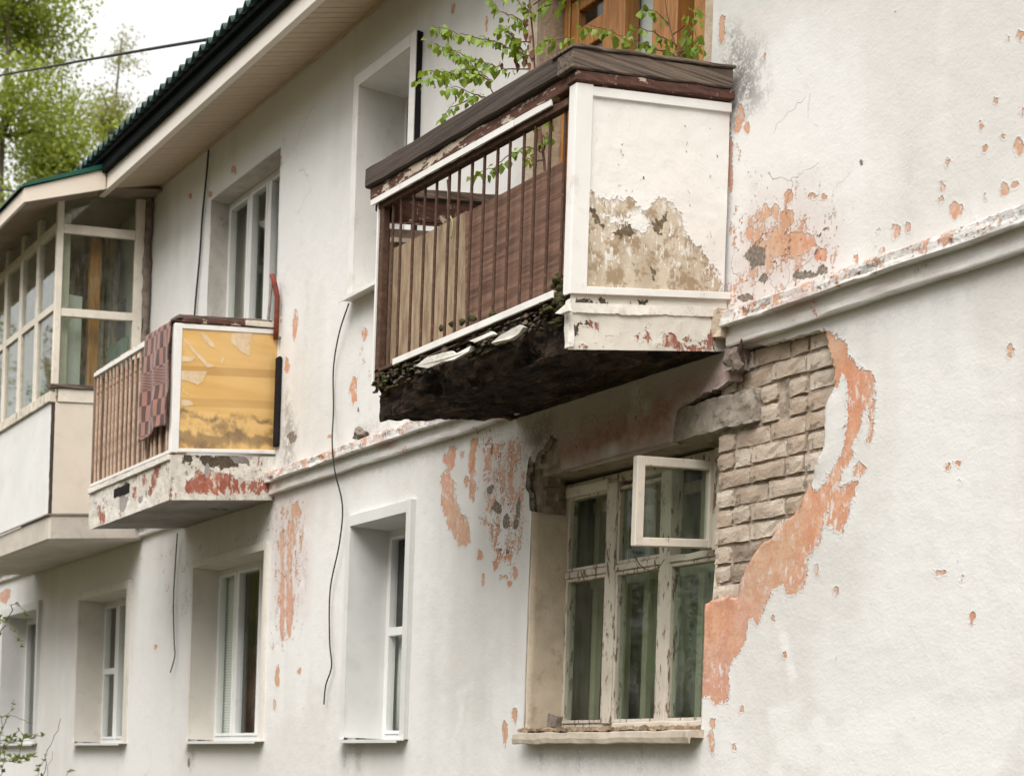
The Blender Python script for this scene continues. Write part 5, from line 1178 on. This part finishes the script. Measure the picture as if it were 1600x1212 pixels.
bs = [([base, *bp([(-30, 1190), (-5, 1000), (20, 945), (32, 945), (42, 962)])], .012, .25), ([base, *bp([(-40, 1100), (0, 965), (22, 985), (30, 1000), (32, 1010)])], .010, .45), ([base, *bp([(-20, 1230), (0, 1155), (20, 1160), (55, 1150), (68, 1148)])], .010, .55),
      ([base, *bp([(-20, 1200), (5, 1130), (18, 1115), (28, 1120), (52, 1130)])], .008, .35), ([base, *bp([(-15, 1220), (5, 1170), (30, 1140), (40, 1150), (30, 1185)])], .008, .6), ([base, *bp([(-10, 1240), (5, 1120), (15, 1110), (22, 1092)])], .006, .35),
      ([base, *bp([(-10, 1250), (0, 1190), (30, 1185), (52, 1182)])], .008, .9), ([base, *bp([(-10, 1245), (8, 1178), (25, 1192), (45, 1188)])], .007, .9)]
bush('budding bush whose thin twigs reach in at the lower left', bs, rnd)
base2 = Vector((-15.6, -1.15, 0.0))
bs2 = [([base2, *bp([(62, 1225), (75, 1170), (84, 1148), (95, 1122)], 1.1)], .007, .05), ([base2, *bp([(58, 1230), (62, 1205), (68, 1190), (72, 1180)], 1.1)], .007, .9), ([base2, *bp([(70, 1230), (76, 1195), (82, 1172)], 1.1)], .005, .1), ([base2, *bp([(100, 1240), (104, 1215), (108, 1205), (118, 1204)], 1.1)], .006, .8)]
bush('small leafing shoot standing upright below the cross-barred window', bs2, rnd)

# ------------------------------------------------------------------ trees beyond the house
def leaf_cloud(name, clumps, n, size, mat, parent=None, seed=1, droop=.2):
    rng = np.random.RandomState(seed); wts = np.array([c[1]**2 for c in clumps]); wts = wts/wts.sum()
    pick = rng.choice(len(clumps), n, p=wts); cen = np.array([c[0] for c in clumps])[pick]; rad = np.array([c[1] for c in clumps])[pick]
    d = rng.normal(size=(n, 3)); d /= np.linalg.norm(d, axis=1)[:, None]; r = rad*rng.rand(n)**.55
    P = cen+d*r[:, None]*np.array([1, 1, .85])
    a = rng.normal(size=(n, 3)); a /= np.linalg.norm(a, axis=1)[:, None]; b = np.cross(a, rng.normal(size=(n, 3))); b /= np.linalg.norm(b, axis=1)[:, None]
    s_ = size*rng.uniform(.6, 1.3, n)[:, None]
    V = np.stack([P-a*s_, P+b*s_*.55, P+a*s_, P-b*s_*.55], 1).reshape(-1, 3)
    me = np_mesh(name, V, np.arange(n*4).reshape(n, 4), {}, mat, False)
    return link(bpy.data.objects.new(name, me), parent)
def tree(label, base, height, crown_r, n, size, mat, seed, lean=0, low=.25, sparse=1.0):
    rn = random.Random(seed); mb = MB(); trunk = [base+Vector((lean*k/8+rn.uniform(-.12, .12), rn.uniform(-.12, .12), height*.93*k/8)) for k in range(9)]
    mb.tube(trunk, height*.0075, 7, height*.001); t = mb.build('trunk', M['twig'])
    root = empty('tree', base); tag(root, label, 'tree', 'trees beyond the house')
    t.parent = root; t.matrix_parent_inverse = Matrix.Translation(-base)
    clumps = []
    for k in range(46):
        f = low+(1-low)*rn.random()**.8; c = trunk[int(f*8)]; reach = crown_r*(1.08-abs(f-.45)*1.25)*rn.uniform(.35, 1.0); an = rn.uniform(0, 6.28)
        tip = c+Vector((math.cos(an)*reach, math.sin(an)*reach, rn.uniform(-.2, 1.0)))
        lm = MB(); lm.tube([c, (c+tip)/2+Vector((0, 0, .25)), tip], height*.0030, 4, .008); o = lm.build('limb', M['twig']); o.parent = root; o.matrix_parent_inverse = Matrix.Translation(-base); clumps.append((tuple(tip), crown_r*rn.uniform(.22, .42)*sparse))
        clumps.append((tuple((c+tip)/2), crown_r*rn.uniform(.15, .3)*sparse))
    clumps += [(tuple(trunk[-1]+Vector((rn.uniform(-.5, .5), rn.uniform(-.5, .5), rn.uniform(-1.6, .5)))), crown_r*.26) for _ in range(5)]
    o = leaf_cloud('crown', clumps, n, size, mat, root, seed); o.matrix_parent_inverse = Matrix.Translation(-base)
def gpos(px, depth): p = at(px, PPY, depth); return Vector((p.x, p.y, 0))
tree('tall fresh green tree at the upper left behind the bay canopy', gpos(-25, 37), 23, 3.0, 62000, .058, M['crown'], 5, 0, .30, 1.25)
tree('yellow-green tree right of the tall green tree in the left background', gpos(62, 41), 20.6, 2.2, 34000, .056, M['crown'], 9, .3, .35, 1.2)
tree('thin pale budding tree against the sky beside the roof edge', gpos(140, 50), 26.0, 2.0, 13000, .052, M['crown_pale'], 15, .4, .45, 1.0)
# wood across the yard: it is what the panes mirror
cl = []; rn = random.Random(4)
mbw = MB()
for i in range(60):
    a = -58+i*1.35+rn.uniform(-.8, .8); y = -20-rn.uniform(0, 12); hgt = rn.uniform(7, 12)
    mbw.tube([(a, y, 0), (a+rn.uniform(-.4, .4), y, hgt)], .16, 5, .05)
    for k in range(6): cl.append(((a+rn.uniform(-1.3, 1.3), y+rn.uniform(-1, 1), hgt*rn.uniform(.12, 1)), rn.uniform(.9, 1.7)))
for i in range(30):
    a, y = 14+rn.uniform(0, 12), -20+i*1.1; hgt = rn.uniform(17, 25)
    mbw.tube([(a, y, 0), (a+rn.uniform(-.6, .6), y, hgt)], .30, 6, .10)
    for k in range(5): cl.append(((a+rn.uniform(-1.2, 1.2), y+rn.uniform(-1.5, 1.5), hgt*rn.uniform(.45, 1)), rn.uniform(.9, 1.8)))
for i in range(34):
    a, y = -92+rn.uniform(0, 48), -34+rn.uniform(0, 20); hgt = rn.uniform(18, 29)
    mbw.tube([(a, y, 0), (a+rn.uniform(-.6, .6), y, hgt)], .30, 6, .10)
    for k in range(6): cl.append(((a+rn.uniform(-1.6, 1.6), y+rn.uniform(-1.5, 1.5), hgt*rn.uniform(.3, 1)), rn.uniform(1.0, 2.2)))
wd = leaf_cloud('woodland', cl, 150000, .13, M['crown_dark'], None, 8); tag(wd, 'wood across the yard mirrored in the window panes', 'wood', kind='stuff')
o = mbw.build('trunks', simple('pine_bark', (.30, .165, .085), .9, .3, 4), wd, kind='stuff')
